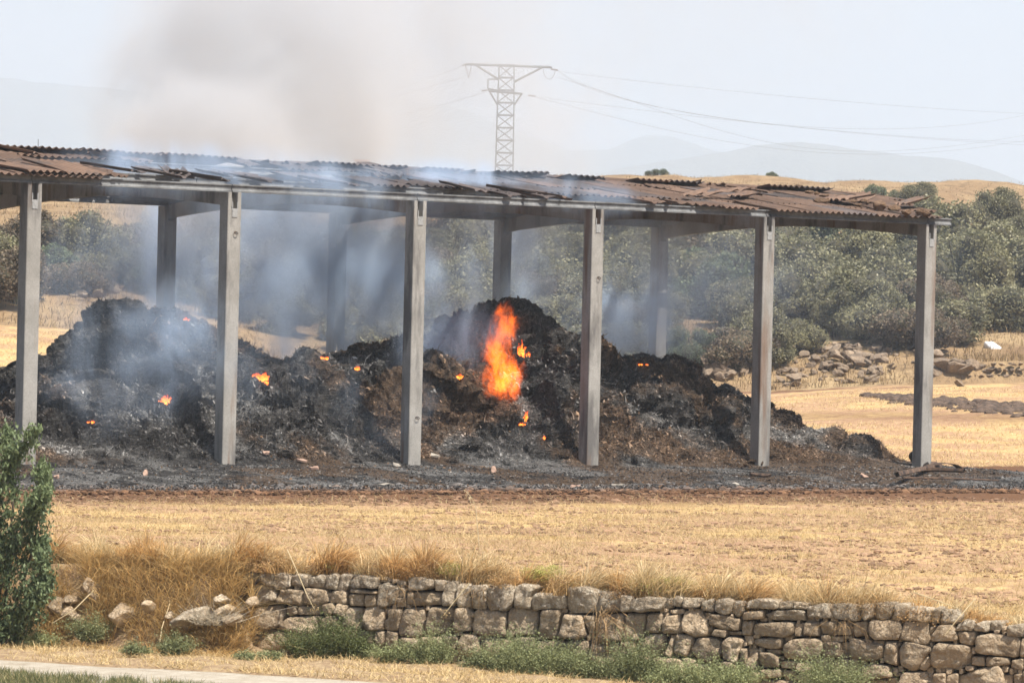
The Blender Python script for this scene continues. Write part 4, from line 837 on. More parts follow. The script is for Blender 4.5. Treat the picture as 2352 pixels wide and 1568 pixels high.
rubble('rubble_heap', 2210, 862, 62, 26, 26, .2, .6, 'leaning slabs right of the sixth post at the terrace wall end', 4)
rubble('rubble_heap', 230, 680, 70, 42, 44, .15, .5, 'sunlit rocky outcrop on the left slope right of the first post', 5)
rubble('rubble_heap', 1330, 775, 60, 18, 16, .12, .35, 'pale stones behind the heap left of the fourth post', 6)
rubble('rubble_heap', 2140, 830, 40, 26, 16, .15, .4, 'stones half hidden under the bush behind the sixth post', 7)
tw = ob('terrace_wall', None, loc=(172.3*.115, 172.3, 1.5), label='low dry stone terrace wall at the right edge behind the sixth post', cat='wall')
r4 = np.random.default_rng(9); tl = np.array(tw.location)
g = Geo()
for row in range(4):
    x = 17.7
    while x < 23.5:
        w_ = r4.uniform(.2, .42); z0 = float(gz(x, 171.6)) + row*.22; 
        if x > 18.6 or row < 2: ob('stone', FR[int(r4.integers(7))], tw, loc=(x+w_/2-tl[0], 172.2-tl[1]+r4.uniform(-.05, .05), z0+.1-tl[2]), rot=(0, 0, r4.uniform(-.3, .3)), scale=(w_*.56, .25, .16))
        x += w_
cl = Geo(); Vc, Fc = ICO[2]
for k in range(420):
    px = r4.uniform(1990, 2700); cyy = np.interp(px, [1990, 2100, 2352, 2700], [910, 922, 945, 965]); py = cyy + r4.normal()*6*sm(px, 1980, 2100)
    p_ = ground_hit(px, py, 120); sz = r4.uniform(.06, .22)
    S = Vc*(1+.35*fbm(Vc*2+k*1.7, 3)[:, None])*sz*np.array([1.5, 1, .8])+p_
    cl.add(S, Fc)
m = MT('dark_clods'); CLOD = m.surf(m.ramp(m.noise(m.pos(), 5, 5), [(.3, (.04, .03, .025)), (.7, (.16, .11, .08))]), 1.0, m.noise(m.pos(), 9), 1, .05)
ob('clods', cl.mesh('clods', CLOD), kind='stuff', label='dark ridge of burnt earth clods across the right of the far stubble', cat='earth clods')

# ------------------------------------------------------------------ pylon and wires
def bar(g, a, b, r_=.05): g.add(*tube([a, b], r_*1.25, 4))
py_b = unproj(1158, 395, 500); pyl = ob('pylon', None, loc=(py_b[0], 500, py_b[2]-5), rot=(0, 0, .0), label='steel lattice power pylon on the plateau behind the smoke', cat='pylon')
def PZ(py): return unproj(1158, py, 500)[2] - (py_b[2]-5)
g = Geo(); zt_ = PZ(150); hw = lambda z: np.interp(z, [0, PZ(395), PZ(245), zt_], [1.45, 1.0, .95, .85])
zz = np.linspace(0, zt_, 13)
for sx in (-1, 1):
    for sy in (-1, 1):
        g.add(*tube([(sx*hw(z), sy*hw(z), z) for z in zz], .075, 4))
gb = Geo()
for a_, b_ in zip(zz[:-1], zz[1:]):
    for sx, sy, tx, ty in ((-1, -1, 1, -1), (1, -1, 1, 1), (1, 1, -1, 1), (-1, 1, -1, -1)):
        bar(gb, (sx*hw(a_), sy*hw(a_), a_), (tx*hw(b_), ty*hw(b_), b_), .045); bar(gb, (sx*hw(b_), sy*hw(b_), b_), (tx*hw(b_), ty*hw(b_), b_), .04)
ob('mast', g.mesh('mast', STEEL), pyl); ob('bracing', gb.mesh('bracing', STEEL), pyl)
g = Geo(); z_ = zt_
for y_ in (-.5, .5):
    bar(g, (-4.6, y_*.4, z_), (5.2, y_*.4, z_-.12), .10)
    bar(g, (-3.6, y_*.4, z_-.05), (-.9, y_, PZ(183)), .08); bar(g, (4.2, y_*.4, z_-.1), (.9, y_, PZ(188)), .08)
for x in np.arange(-4.2, 5, .8): bar(g, (x, -.2, z_), (x+.4, .2, z_-.02), .04)
ob('upper_crossarm', g.mesh('upper_crossarm', STEEL), pyl)
g = Geo(); z2 = PZ(213)
for y_ in (-.5, .5): bar(g, (-2.0, y_*.5, z2+.15), (1.9, y_*.5, z2-.1), .09); bar(g, (-1.9, y_*.5, z2+.1), (-1.0, y_, PZ(240)), .07); bar(g, (1.8, y_*.5, z2-.1), (1.0, y_, PZ(240)), .07)
ob('lower_crossarm', g.mesh('lower_crossarm', STEEL), pyl)
g = Geo()
for a_, b_ in (((-1, 0, PZ(183)), (-2.1, 0, PZ(183))), ((-2.1, 0, PZ(183)), (-2.1, 0, PZ(205))), ((-2.1, 0, PZ(205)), (-1.0, 0, PZ(208)))): bar(g, a_, b_, .06)
ob('switch_frame', g.mesh('switch_frame', STEEL), pyl)
m = MT('insulator'); INS = m.surf((.12, .07, .05), .3)
pl = np.array(pyl.location)
ends = [((-4.7, 0, z_), 'l'), ((-2.4, 0, PZ(208)), 'l'), ((5.5, 0, z_-.35), 'r'), ((3.0, 0, PZ(218)), 'r')]
for e, sd in ends:
    g = Geo(); d_ = -1 if sd == 'l' else 1
    for k in range(6): V, F = ICO[1]; g.add(V*np.array([.07, .13, .13])+np.array(e)+np.array([d_*(k*.14-.35), 0, -.02*k]), F)
    ob('insulator', g.mesh('insulator', INS), pyl)
g = Geo()
for a_ in ((-4.75, -.25), (-4.0, -.25)): bar(g, (a_[0], 0, z_), (-4.35, 0, z_-1.6), .03)
a = np.linspace(math.pi, 2*math.pi, 9); g.add(*tube([(4.9+.7*math.cos(t_), 0, z_-.3+1.2*math.sin(t_)) for t_ in a], .03, 4)); ob('jumper', g.mesh('jumper', WIRE), pyl)
def wire(pts, label, rad=.016, Y1=500):
    P = np.array([p[:2] for p in pts], float); Ys = np.array([p[2] for p in pts], float)
    t = np.linspace(0, 1, 40)*(len(pts)-1); co = np.polyfit(np.arange(len(pts)), P, min(len(pts)-1, 3)); 
    px = np.polyval(co[:, 0], t); py = np.polyval(co[:, 1], t); Yv = np.interp(t, np.arange(len(pts)), Ys)
    pp = np.array([unproj(a_, b_, c_) for a_, b_, c_ in zip(px, py, Yv)])
    g = Geo(); g.add(*tube(pp, rad, 4)); ob('power_line', g.mesh('power_line', WIRE), label=label, cat='power line', group='power lines on the pylon')
G = lambda a, b: ((2000+a*.8912)/1.7415, (200+b*.8912)/1.7415)
wr_ = [([(262, 97), (720, 150), (1300, 212), (1900, 258), (2420, 288)], 'highest power line running right from the pylon'),
 ([(262, 100), (560, 215), (900, 292), (1450, 354), (1950, 345), (2420, 278)], 'power line sagging and rising again to the right edge'),
 ([(262, 120), (650, 262), (1000, 360), (1400, 435), (1800, 458), (2420, 370)], 'lowest sagging power line right of the pylon'),
 ([(165, 210), (560, 262), (1000, 312), (1500, 360), (2000, 402), (2420, 412)], 'power line from the lower arm crossing the middle'),
 ([(165, 214), (560, 312), (1000, 412), (1400, 456), (1900, 462), (2420, 395)], 'power line from the lower arm sagging over the hills'),
 ([(262, 110), (600, 220), (900, 300), (1500, 362), (2000, 405), (2420, 430)], 'second middle power line right of the pylon')]
for pts, lb in wr_: wire([(*G(a_, b_), 500+0.11*a_) for a_, b_ in pts], lb)
for pts, lb in (([(1066, 150), (960, 190), (800, 240), (560, 305), (250, 375)], 'upper power line running left from the pylon'), ([(1066, 178), (960, 208), (800, 252), (560, 315), (250, 390)], 'middle power line running left from the pylon'), ([(1115, 212), (960, 255), (800, 290), (600, 330), (300, 400)], 'lowest power line running left from the pylon')):
    wire([(a_, b_, 500+.1*(1100-a_)) for a_, b_ in pts], lb)
# distant hut and mast
p_ = unproj(831, 392, 345); hz = float(gz(p_[0], 345)); hut = ob('brick_hut', None, loc=(p_[0], 345, hz-.3), label='tiny red brick hut on the plateau above the roof', cat='hut')
V, F = box(-.5, .5, -.5, .5, 0, p_[2]+.75-hz+.3); ob('wall', mesh('wall', V, F, BRICK), hut); V, F = box(-.6, .6, -.6, .6, p_[2]+.752-hz+.3, p_[2]+.87-hz+.3); ob('roof', mesh('roof', V, F, BRICK), hut)
p_ = unproj(88, 320, 600); V, F = tube([(p_[0], 600, 0), (p_[0], 600, p_[2])], [.12, .06], 5); ob('radio_mast', mesh('radio_mast', V, F, STEEL), label='thin distant mast on the horizon at the left', cat='mast')
# ------------------------------------------------------------------ trees and bushes behind the shed
def crown_mesh(seed, nl, nleaf, size, pal, R3=(1, 1, .85), lob=(.28, .5)):
    r = np.random.default_rng(seed); g = Geo(); P = []; C = []; D = []
    L = []
    for k in range(nl):
        d = r.normal(size=3); d /= np.linalg.norm(d); d[2] = d[2]*.95 - .05; L.append((d*np.array(R3)*r.uniform(.45, .8), r.uniform(*lob), r.random()))
    per = nleaf//nl
    for c, rad, t in L:
        d = r.normal(size=(per, 3)); d /= np.linalg.norm(d, axis=1)[:, None]; d[:, 2] = d[:, 2]*.85
        rr_ = rad*r.uniform(.55, 1.05, per)**.6*(1+.30*fbm(d*2.5+seed+t*9, 3))
        p = c + d*rr_[:, None]; cc = mixc(pal[0], pal[1], np.clip(t+r.normal(size=per)*.25, 0, 1)); hi = r.random(per) < .07; cc[hi] = np.array(pal[2])*r.uniform(.7, 1.1, hi.sum())[:, None]  # a few paler leaves: highlights put into the leaf colour
        P.append(p); C.append(cc)
    tree_proto.L = L
    P = np.vstack(P); C = np.vstack(C); P[:, 2] += R3[2]*.72; P[:, 2] = np.maximum(P[:, 2], .02+.05*r.random(len(P)))
    return P, C
def tree_proto(seed, nl, nleaf, size, pal, R3, lob):
    P, C = crown_mesh(seed, nl, nleaf, size, pal, R3, lob); r = np.random.default_rng(seed)
    V, F, Cc = leaves(P, r.uniform(.7, 1.3, len(P))*size, C, r, .6, .25)
    me = mesh('crown', V, F, LEAF, Cc)
    g = Geo(); Li = tree_proto.L
    for c_, rd, _ in Li: Vi, Fi = ICO[2]; Q_ = Vi*(1+.25*fbm(Vi*2+rd*9, 2)[:, None])*rd*.62+c_+np.array([0, 0, R3[2]*.72]); Q_[:, 2] = np.maximum(Q_[:, 2], 0); g.add(Q_, Fi)  # added opaque lumps inside the crown, dark to stand in for shade
    for k in range(4):
        a_ = r.uniform(0, 6.28); g.add(*tube([(0, 0, -.15), (.06*math.cos(a_), .06*math.sin(a_), .3), (.35*math.cos(a_), .35*math.sin(a_), .85*R3[2]), (.55*math.cos(a_), .55*math.sin(a_), 1.35*R3[2])], [.05, .04, .025, .008], 5))
    return me, g.mesh('trunk_and_shade_core', TRUNK_SHADE)
PG = dict(oak=[(.12, .115, .055), (.27, .25, .135), (.42, .38, .25)], olive=[(.14, .13, .062), (.29, .265, .14), (.38, .35, .21)], brown=[(.08, .06, .04), (.19, .14, .085), (.32, .25, .16)], green=[(.07, .09, .045), (.14, .17, .085), (.24, .28, .16)])
PRO = {}
m = MT('trunk_and_inner_shade'); TRUNK_SHADE = m.surf(m.ramp(m.noise(m.obj(), 9, 4), [(.3, (.035, .032, .02)), (.7, (.085, .075, .045))]), 1.0, m.noise(m.obj(), 22, 4), 1.0, .05)  # dark colour puts shade into the crown hollows; the stems share it
for i, (k, n_) in enumerate((('oak', 3), ('olive', 2), ('brown', 2), ('green', 1))):
    for j in range(n_): PRO[(k, j)] = tree_proto(100+i*10+j, 24 if k != 'green' else 14, 13000, .06, PG[k], (1, 1, [.85, 1.0, .7][j]), (.22, .46))
KN = dict(oak='grey-green oak bush', olive='olive-green bush', brown='brown scorched bush', green='bright green shrub')
r5 = np.random.default_rng(31); TR = []
def clearing(px, py, Y):
    if (px-225)**2/80**2 + (py-680)**2/58**2 < 1: return True
    if 1560 < px < 2150 and py > 790: return True
    if px > 1740 and px < 2190 and Y > 262: return True
    if 150 < px < 330 and Y > 262: return True
    if px > 2180 and Y < 188: return True
    return False
for Yr, sp, rad in ((181, 66, 1.7), (189, 72, 2.2), (200, 76, 2.6), (213, 82, 2.8), (229, 88, 3.0), (249, 96, 3.1), (275, 104, 3.0)):
    for px in np.arange(-60+r5.uniform(0, 60), 2480, sp):
        p_ = px + r5.uniform(-28, 28); Y = Yr + r5.uniform(-5, 5); X = (p_-CX)/FPX*Y; z = float(gz(X, Y)); q_ = proj((X, Y, z+1))
        if q_[0] < 60 or q_[0] > 2460 and r5.random() < .5: pass
        if clearing(q_[0], q_[1], Y): continue
        if proj((X, Y, z+1.35*rad))[1] < 432 + 30*(px > 1750): continue
        if Y > 250 and r5.random() < .28: continue
        if p_ < 420: kd = r5.choice(['brown', 'oak', 'olive', 'green'], p=[.45, .15, .25, .15])
        elif p_ < 1500: kd = r5.choice(['olive', 'oak', 'brown', 'green'], p=[.6, .25, .1, .05])
        else: kd = r5.choice(['oak', 'olive', 'green', 'brown'], p=[.66, .22, .05, .07])
        s_ = rad*r5.uniform(.7, 1.15); 
        if 2150 < p_ and Yr in (202, 217): s_ *= 1.25
        TR.append([kd, X, Y, z, s_, q_[0], q_[1]])
for px, py, Y, s_, kd in ((1510, 398, 338, 1.0, 'green'), (1772, 422, 335, .75, 'green'), (1730, 424, 336, .45, 'olive'), (2020, 470, 290, 1.5, 'green'), (2110, 480, 280, 1.6, 'oak'), (2300, 480, 258, 2.1, 'oak'), (2375, 490, 250, 2.2, 'oak'), (2150, 790, 183, 1.9, 'oak'), (1980, 770, 184, 1.9, 'oak'), (2080, 740, 186, 2.1, 'oak')):
    p_ = unproj(px, py, Y); TR.append([kd, p_[0], Y, float(gz(p_[0], Y)), s_, px, py])
POST_PX = [67, 522, 950, 1355, 1744, 2122]
def where(px):
    n = sum(px > a for a in POST_PX)
    return 'left of the first front post' if n == 0 else ('right of the sixth front post' if n == 6 else 'between %s and %s front posts' % (ORD[n-1], ORD[n]))
def band_(Y): return 'lowest uphill' if Y < 186 else ('second row uphill' if Y < 196 else ('third row uphill' if Y < 210 else ('fourth row uphill' if Y < 226 else ('fifth row uphill' if Y < 248 else 'highest uphill'))))
cnt = {}
TR.sort(key=lambda t: t[5]); tot = {}
for t in TR: k = (t[0], where(t[5]), band_(t[2]) if t[2] < 330 else 'on plateau edge'); tot[k] = tot.get(k, 0)+1
num = ['leftmost', 'second', 'third', 'fourth', 'fifth', 'sixth', 'seventh', 'eighth']
for t in TR:
    kd, X, Y, z, s_, px, py = t; bd = band_(Y) if Y < 330 else 'on plateau edge'; k = (kd, where(px), bd); i = cnt.get(k, 0); cnt[k] = i+1
    lb = KN[kd] + ' ' + bd + ', ' + where(px)
    if tot[k] > 1: lb = num[i] + ' of %s %ses ' % (['', '', 'two', 'three', 'four', 'five', 'six', 'seven', 'eight'][tot[k]], KN[kd].replace('shrub', 'bush')) + bd + ', ' + where(px)
    j = int(r5.integers(dict(oak=3, olive=2, brown=2, green=1)[kd])); cm, tm = PRO[(kd, j)]
    e_ = ob('bush', None, loc=(X, Y, z-.1), rot=(0, 0, r5.uniform(0, 6.28)), scale=(s_*r5.uniform(.9, 1.2), s_*r5.uniform(.9, 1.2), s_*r5.uniform(.75, 1.05)), label=lb, cat='bush', group='bushes and small trees on the slope behind the shed')
    ob('crown', cm, e_); ob('trunk_and_shade_core', tm, e_)
# dry undergrowth on hillside and dead grass on the plateau
n = 90000; s = r5.uniform(-.15, .15, n); Y = 172+165*r5.random(n)**1.3; X = s*Y; Z = gz(X, Y)
k = fbm(np.stack([X*.25, Y*.25, 0*X], -1), 3) > -.12; X, Y, Z = X[k], Y[k], Z[k]; n = len(X)
c = mixc((.30, .19, .09), (.52, .38, .20), r5.random(n)); c[r5.random(n) < .3] *= .45
V, F, C = blades(np.stack([X, Y, Z], 1), r5.uniform(.12, .4, n)*np.where(Y > 290, .45, 1), .035, r5.normal(size=(n, 2))*.4, c, 2, r5)
ob('dry_undergrowth', mesh('dry_undergrowth', V, F, STRAW, C), kind='stuff', label='dry grass and undergrowth on the slope behind the shed', cat='dry grass')

# ------------------------------------------------------------------ stubble
def straw_c(n, r): c = mixc((.46, .31, .13), (.72, .56, .30), r.random(n)); d = r.random(n) < .12; c[d] *= .5; return c
r6 = np.random.default_rng(61)
n = 360000; s = r6.uniform(-.145, .145, n); Yn = Y0(s)+.2; Y = Yn + 42*r6.random(n)**1.15; X = s*Y
U, V = touv(X, Y); nz = fbm(np.stack([X*.55, Y*1.0, 0*X], -1), 4); n2 = fbm(np.stack([X*3, Y*3, 0*X+9], -1), 3)
keep = (V < -6.0 + nz*1.6 - 9.0*r6.random(n)**.7) & (nz*.8+n2*.7 + .10 + .9*np.exp(-((Y-Yn)/3.0)**2) > r6.uniform(-.45, .45, n)); X, Y = X[keep], Y[keep]; n = len(X)
c = straw_c(n, r6); V_, F_, C_ = blades(np.stack([X, Y, gz(X, Y)], 1), r6.gamma(3, .022, n)+.01, .011, r6.normal(size=(n, 2))*1.1, c, 1, r6)
ob('stubble', mesh('stubble', V_, F_, STRAW, C_), kind='stuff', label='cut golden straw stubble over the near field', cat='stubble')
n = 200000; s = r6.uniform(-.135, .135, n); Y = 96 + 72*r6.random(n); X = s*Y; U, V = touv(X, Y); nz = fbm(np.stack([X*.4, Y*.4, 0*X], -1), 4)
keep = ((V > 11.2) | (U > 31) | ((U > 27.5) & (V > 2))) & (nz > r6.uniform(-.5, .5, n)) & (Y < 163 + 3*nz) & (np.abs(Y-(146-60*s)) > 3.5*(s > .02)); X, Y = X[keep], Y[keep]; n = len(X)
V_, F_, C_ = blades(np.stack([X, Y, gz(X, Y)], 1), r6.uniform(.04, .13, n), .022, r6.normal(size=(n, 2))*.8, straw_c(n, r6), 1, r6)
ob('far_stubble', mesh('far_stubble', V_, F_, STRAW, C_), kind='stuff', label='golden straw stubble behind and right of the shed', cat='stubble')
# clods
n = 17000; s = r6.uniform(-.14, .14, n); Yn = Y0(s); Y = Yn+1.5+44*r6.random(n); X = s*Y; U, V = touv(X, Y); nz = fbm(np.stack([X*.35, Y*.6, 0*X], -1), 4); k = ((nz > -.05) & (V < -4.5)) | ((V < -4.5) & (V > -11)); X, Y, V = X[k], Y[k], V[k]; cv = []
g = Geo(); Vc, Fc = ICO[1]
for x, y, v_ in zip(X, Y, V):
    sz = r6.gamma(2.2, .009)+.007; f_ = min(1, max(0, (-v_-5)/8+r6.normal()*.2)); cc = np.array([.07, .035, .02])*(1-f_)+np.array([.27, .17, .105])*f_; g.add(Vc*(1+r6.uniform(-.35, .35, (len(Vc), 1)))*sz*np.array([1.3, 1, .6])+np.array([x, y, float(0)]), Fc, cc*r6.uniform(.6, 1.4))
Vall = np.vstack(g.V); Vall[:, 2] += gz(Vall[:, 0], Vall[:, 1])+.01; g.V = [Vall]
m = MT('soil_clod'); SOILC = m.surf(m.col(), 1.0, spec=.1)
ob('soil_clods', g.mesh('soil_clods', SOILC), kind='stuff', label='small reddish clods of soil among the stubble', cat='earth clods')

# ------------------------------------------------------------------ dry grass along the top of the wall and over the bank
def goldc(n, r, a=(.56, .37, .16), b=(.92, .71, .39)): c = mixc(a, b, r.random(n)); c *= r.uniform(.4, 1.2, n)[:, None]; return c
n = 120000; px = r6.uniform(-60, 2420, n); s = (px-CX)/FPX - .0; q = -np.abs(r6.gamma(1.5, .55, n)) - .05; Y = Y0(s) - q; X = s*Y
tall = .5+.5*fbm(np.stack([px/34, Y*1.3, 0*px], -1), 4)*2.0; tall = np.clip(tall, .08, 1.15)
bald = np.clip(sm(px, 2130, 2300)*.55, 0, 1)
hgt = (.14+.54*tall*(1-bald))*np.exp(-(-q)/2.2)*r6.uniform(.4, 1.1, n)
kk = r6.random(n) < (.25+.75*tall)*np.exp(-(-q)/3.2)*1.1; X, Y, hgt, px, tall = X[kk], Y[kk], hgt[kk], px[kk], tall[kk]; n = len(X)
L = np.stack([r6.normal(size=n)*.55 + .35+.7*vn(np.stack([px/50, 0*px, 0*px+4], -1)), r6.normal(size=n)*.5-.2], 1)
c = goldc(n, r6); tn = fbm(np.stack([px/60, Y, 0*px+2], -1), 3)
c = c*np.where(tn[:, None] > .05, np.array([1.0, .84, .68]), np.array([1.15, 1.2, 1.3]))
V_, F_, C_ = blades(np.stack([X, Y, gz(X, Y)-.01], 1), hgt, .014, L, c, 3, r6)
ob('dry_grass', mesh('dry_grass', V_, F_, STRAW, C_), kind='stuff', label='tall dry golden grass along the top of the stone wall', cat='dry grass')
# brown wiry weed clumps on the wall top, one by one
WC = [(640, 1300, 60, 70, 'rust-brown weed clump above the left end of the wall'), (770, 1318, 75, 60, 'drooping brown weed clump over the top course, right of the wall end'), (905, 1320, 60, 60, 'brown weed clump left of the first yellow-green fennel'), (1010, 1335, 40, 80, 'dark brown weed clump beside the first yellow-green fennel'), (1165, 1340, 95, 100, 'tall upright rusty weed clump between two fennel plants'), (1330, 1352, 110, 70, 'sprawling brown weed clump left of the tallest standing top stone'), (1430, 1362, 80, 70, 'brown weed clump just left of the widest fennel'), (1640, 1378, 130, 95, 'leaning amber weed clump right of the widest fennel'), (1760, 1384, 110, 90, 'amber weed clump in the hollow of the wall top'), (1960, 1388, 120, 105, 'big golden brown weed clump at the right part of the wall'), (2070, 1395, 90, 75, 'low brown weed clump, rightmost on the wall top'), (1500, 1366, 60, 50, 'small straw clump behind the widest fennel')]
def wiry(n, rx, hz, r, col=((.42, .25, .10), (.76, .53, .25)), lean=.7, w_=.008):
    nc = 7; cc_ = np.stack([r.uniform(-.55, .55, nc)*rx, r.normal(size=nc)*.15, 0*np.arange(nc)], 1); ld = r.normal(size=(nc, 2))*.55+np.array([r.choice([-.5, .6]), -.25]); hs_ = r.uniform(.45, 1.1, nc); ci = r.integers(0, nc, n)
    b = cc_[ci]+np.stack([r.normal(size=n)*rx*.13, r.normal(size=n)*.07, 0*np.arange(n)], 1); hz = hz*hs_[ci]
    L = ld[ci]+np.stack([r.normal(size=n)*lean*.75, r.normal(size=n)*lean*.6], 1)
    V, F, C = blades(b, r.uniform(.35, 1.0, n)*hz, w_, L, goldc(n, r, *col), 3, r, 1.5)
    P = V.reshape(n, 4, 2, 3)[:, 2:, 0].reshape(-1, 3); P = P[r.random(len(P)) < .9] + r.normal(size=(1, 3))*0
    P = np.vstack([P+r.normal(size=P.shape)*.03 for _ in range(2)])
    return V, F, C, P
for i, (px, py, wp, hp_, lb) in enumerate(WC):
    p_ = wallpt(px, py, -.35); k = p_[1]/FPX; z = float(gz(p_[0], p_[1])); r = np.random.default_rng(800+i)
    V, F, C, P = wiry(800, wp*k*.95, hp_*k*.95, r); g = Geo(); g.add(V, F, C); g.add(*leaves(P, .022, goldc(len(P), r, (.28, .15, .06), (.60, .38, .17)), r, .5))
    ob('weed_clump', g.mesh('weed_clump', STRAW), loc=(p_[0], p_[1], z), label=lb, cat='weeds', group='brown weed clumps along the wall top')
# yellow-green fennel
for i, (px, py, wp, hp_, lb) in enumerate(((1040, 1332, 34, 52, 'small yellow-green fennel, leftmost on the wall top'), (1245, 1345, 44, 66, 'upright yellow-green fennel in the middle of the wall top'), (1492, 1362, 46, 50, 'low left tuft of the two touching yellow-green fennels'), (1545, 1362, 50, 62, 'wider right tuft of the two touching yellow-green fennels'), (1325, 1300, 16, 26, 'tiny green sprig in dry grass above the wall middle'), (778, 1258, 22, 30, 'small green thistle at the field edge above the wall'))):
    p_ = wallpt(px, py, -.25); k = p_[1]/FPX; r = np.random.default_rng(900+i); n = 90; W_, H_ = wp*k, hp_*k
    b = np.stack([r.normal(size=n)*.06, r.normal(size=n)*.05, 0*np.arange(n)], 1); L = np.stack([r.normal(size=n)*.5*W_/H_, r.normal(size=n)*.3], 1); hh = r.uniform(.5, 1, n)*H_
    V, F, C = blades(b, hh, .009, L, mixc((.20, .21, .07), (.34, .33, .12), r.random(n)), 3, r); g = Geo(); g.add(V, F, C)
    tp = V.reshape(n, 4, 2, 3)[:, 3, 0]; P = np.repeat(tp, 26, axis=0)+r.normal(size=(n*26, 3))*np.array([.035, .035, .016]); g.add(*leaves(P, .016, mixc((.26, .27, .06), (.50, .48, .14), r.random(len(P))), r, .6))
    ob('fennel', g.mesh('fennel', LEAF), loc=(p_[0], p_[1], float(gz(p_[0], p_[1]))), label=lb, cat='plant', group='green plants on the wall top')
# pale dry canes
for i, (pts, lb) in enumerate((([(660, 1262, -.2), (685, 1318, .1), (706, 1368, .3), (722, 1398, .3)], 'long pale cane leaning down over the left end of the wall'), ([(1078, 1338, .1), (1050, 1372, .2), (1022, 1408, .3)], 'pale stalk leaning on the wall below the first fennel'), ([(2100, 1360, .1), (2140, 1374, .1), (2200, 1396, .1)], 'pale cane lying over the wall top at the right'), ([(390, 1385, .4), (372, 1440, .9), (366, 1478, 1.1)], 'pale bent cane standing at the foot of the bank'), ([(2240, 1374, 0), (2200, 1420, .2), (2170, 1458, .3)], 'thin stalk leaning on the wall near the right edge'), ([(215, 1355, .6), (170, 1400, .9), (120, 1430, 1.1)], 'grey dead branch low on the bank near the shrub'))):
    P = [wallpt(a_, b_, c_+.12) for a_, b_, c_ in pts]; V, F = tube(P, np.linspace(.008, .004, len(P)), 5); r = np.random.default_rng(40+i)
    g = Geo(); g.add(V, F, (.62, .5, .3)); e_ = P[-1] if i in (0, 1) else P[0]; Q = e_+r.normal(size=(30, 3))*.035; g.add(*leaves(Q, .025, goldc(30, r), r)); ob('cane', g.mesh('cane', STRAW), label=lb, cat='dry stalk', group='dry stalks on wall and bank')
# wild oat stem in the field
p_ = unproj(1104, 1182, 61.0); p_[2] = float(gz(p_[0], 61.0)); P = [p_, unproj(1092, 1160, 60.9), unproj(1080, 1138, 60.8), unproj(1066, 1124, 60.7)]
g = Geo(); g.add(*tube(P, .006, 4), (.7, .6, .4)); r = np.random.default_rng(3)
for k in range(60): t_ = r.random(); a_ = np.array(P[1])*(1-t_)+np.array(P[3])*t_; g.add(*leaves((a_+r.normal(size=3)*.02)[None]+np.array([[0, 0, -.015]]), .03, (.8, .68, .45), r, .4))
ob('wild_oat', g.mesh('wild_oat', STRAW), label='single pale wild oat stem rising in front of the ash', cat='plant')

# bank of the collapsed wall: long dry grass combed downhill
n = 42000; px = r6.uniform(-80, 600, n); q = r6.beta(1.6, 2.0, n)*1.9-.55; s = (px-CX)/FPX; Y = Y0(s)-q; X = s*Y
X0 = s*Y0(s); top = gz(X0, Y0(s)); zb = top+(zlow(X)-top)*sm(q, -.15, 1.05)
nz = fbm(np.stack([px/38, q*2.2, 0*px], -1), 3); k = nz > r6.uniform(-.35, .45, n); X, Y, zb, q, nz, px = X[k], Y[k], zb[k], q[k], nz[k], px[k]; n = len(X)
L = np.stack([r6.normal(size=n)*.8+.9*vn(np.stack([px/40, q*2, 0*px], -1)), -.5-1.0*r6.random(n)], 1)
c = goldc(n, r6, (.50, .31, .12), (.90, .67, .33)); c *= np.where(q > 1.0, 1.15, 1.0)[:, None]
V_, F_, C_ = blades(np.stack([X, Y, zb-.01], 1), np.minimum(r6.gamma(2.0, .10, n)+.03, .42)*np.where(q > .9, .5, 1), .009, L, c, 4, r6, 1.3)
ob('bank_grass', mesh('bank_grass', V_, F_, STRAW, C_), kind='stuff', label='long dry grass hanging over the collapsed bank at the left', cat='dry grass')
# straw litter between wall and road
n = 34000; px = r6.uniform(-60, 2500, n); q = r6.uniform(.5, 3.3, n); k_ = fbm(np.stack([px/45, q*2, 0*px], -1), 3) > r6.uniform(-.5, .4, n); px, q = px[k_], q[k_]; n = len(px); s = (px-CX)/FPX; Y = Y0(s)-q; X = s*Y
c = straw_c(n, r6)*.95; V_, F_, C_ = blades(np.stack([X, Y, zlow(X)-.02], 1), r6.uniform(.03, .16, n), .01, r6.normal(size=(n, 2))*1.2, c, 2, r6)
ob('straw_litter', mesh('straw_litter', V_, F_, STRAW, C_), kind='stuff', label='loose straw on the ground between wall and road', cat='straw')
# green verge at the near side of the road
n = 30000; px = r6.uniform(-120, 900, n); q = r6.uniform(5.35, 7.4, n); s = (px-CX)/FPX; Y = Y0(s)-q; X = s*Y
k = (fbm(np.stack([px/60, q*1.5, 0*px], -1), 3)+.25 > r6.uniform(-.3, .6, n)) & (q > 5.45+.9*sm(px, 330, 900)+.25*vn(np.stack([px/45, 0*px, 0*px], -1))); X, Y = X[k], Y[k]; n = len(X)
c = mixc((.07, .085, .03), (.19, .19, .075), r6.random(n)); d = r6.random(n) < .15; c[d] = (.42, .33, .16)
V_, F_, C_ = blades(np.stack([X, Y, zlow(X)-.05], 1), r6.uniform(.04, .15, n), .01, r6.normal(size=(n, 2))*.35, c, 2, r6)
ob('green_grass', mesh('green_grass', V_, F_, LEAF, C_), kind='stuff', label='low green grass along the near edge of the gravel road', cat='grass')

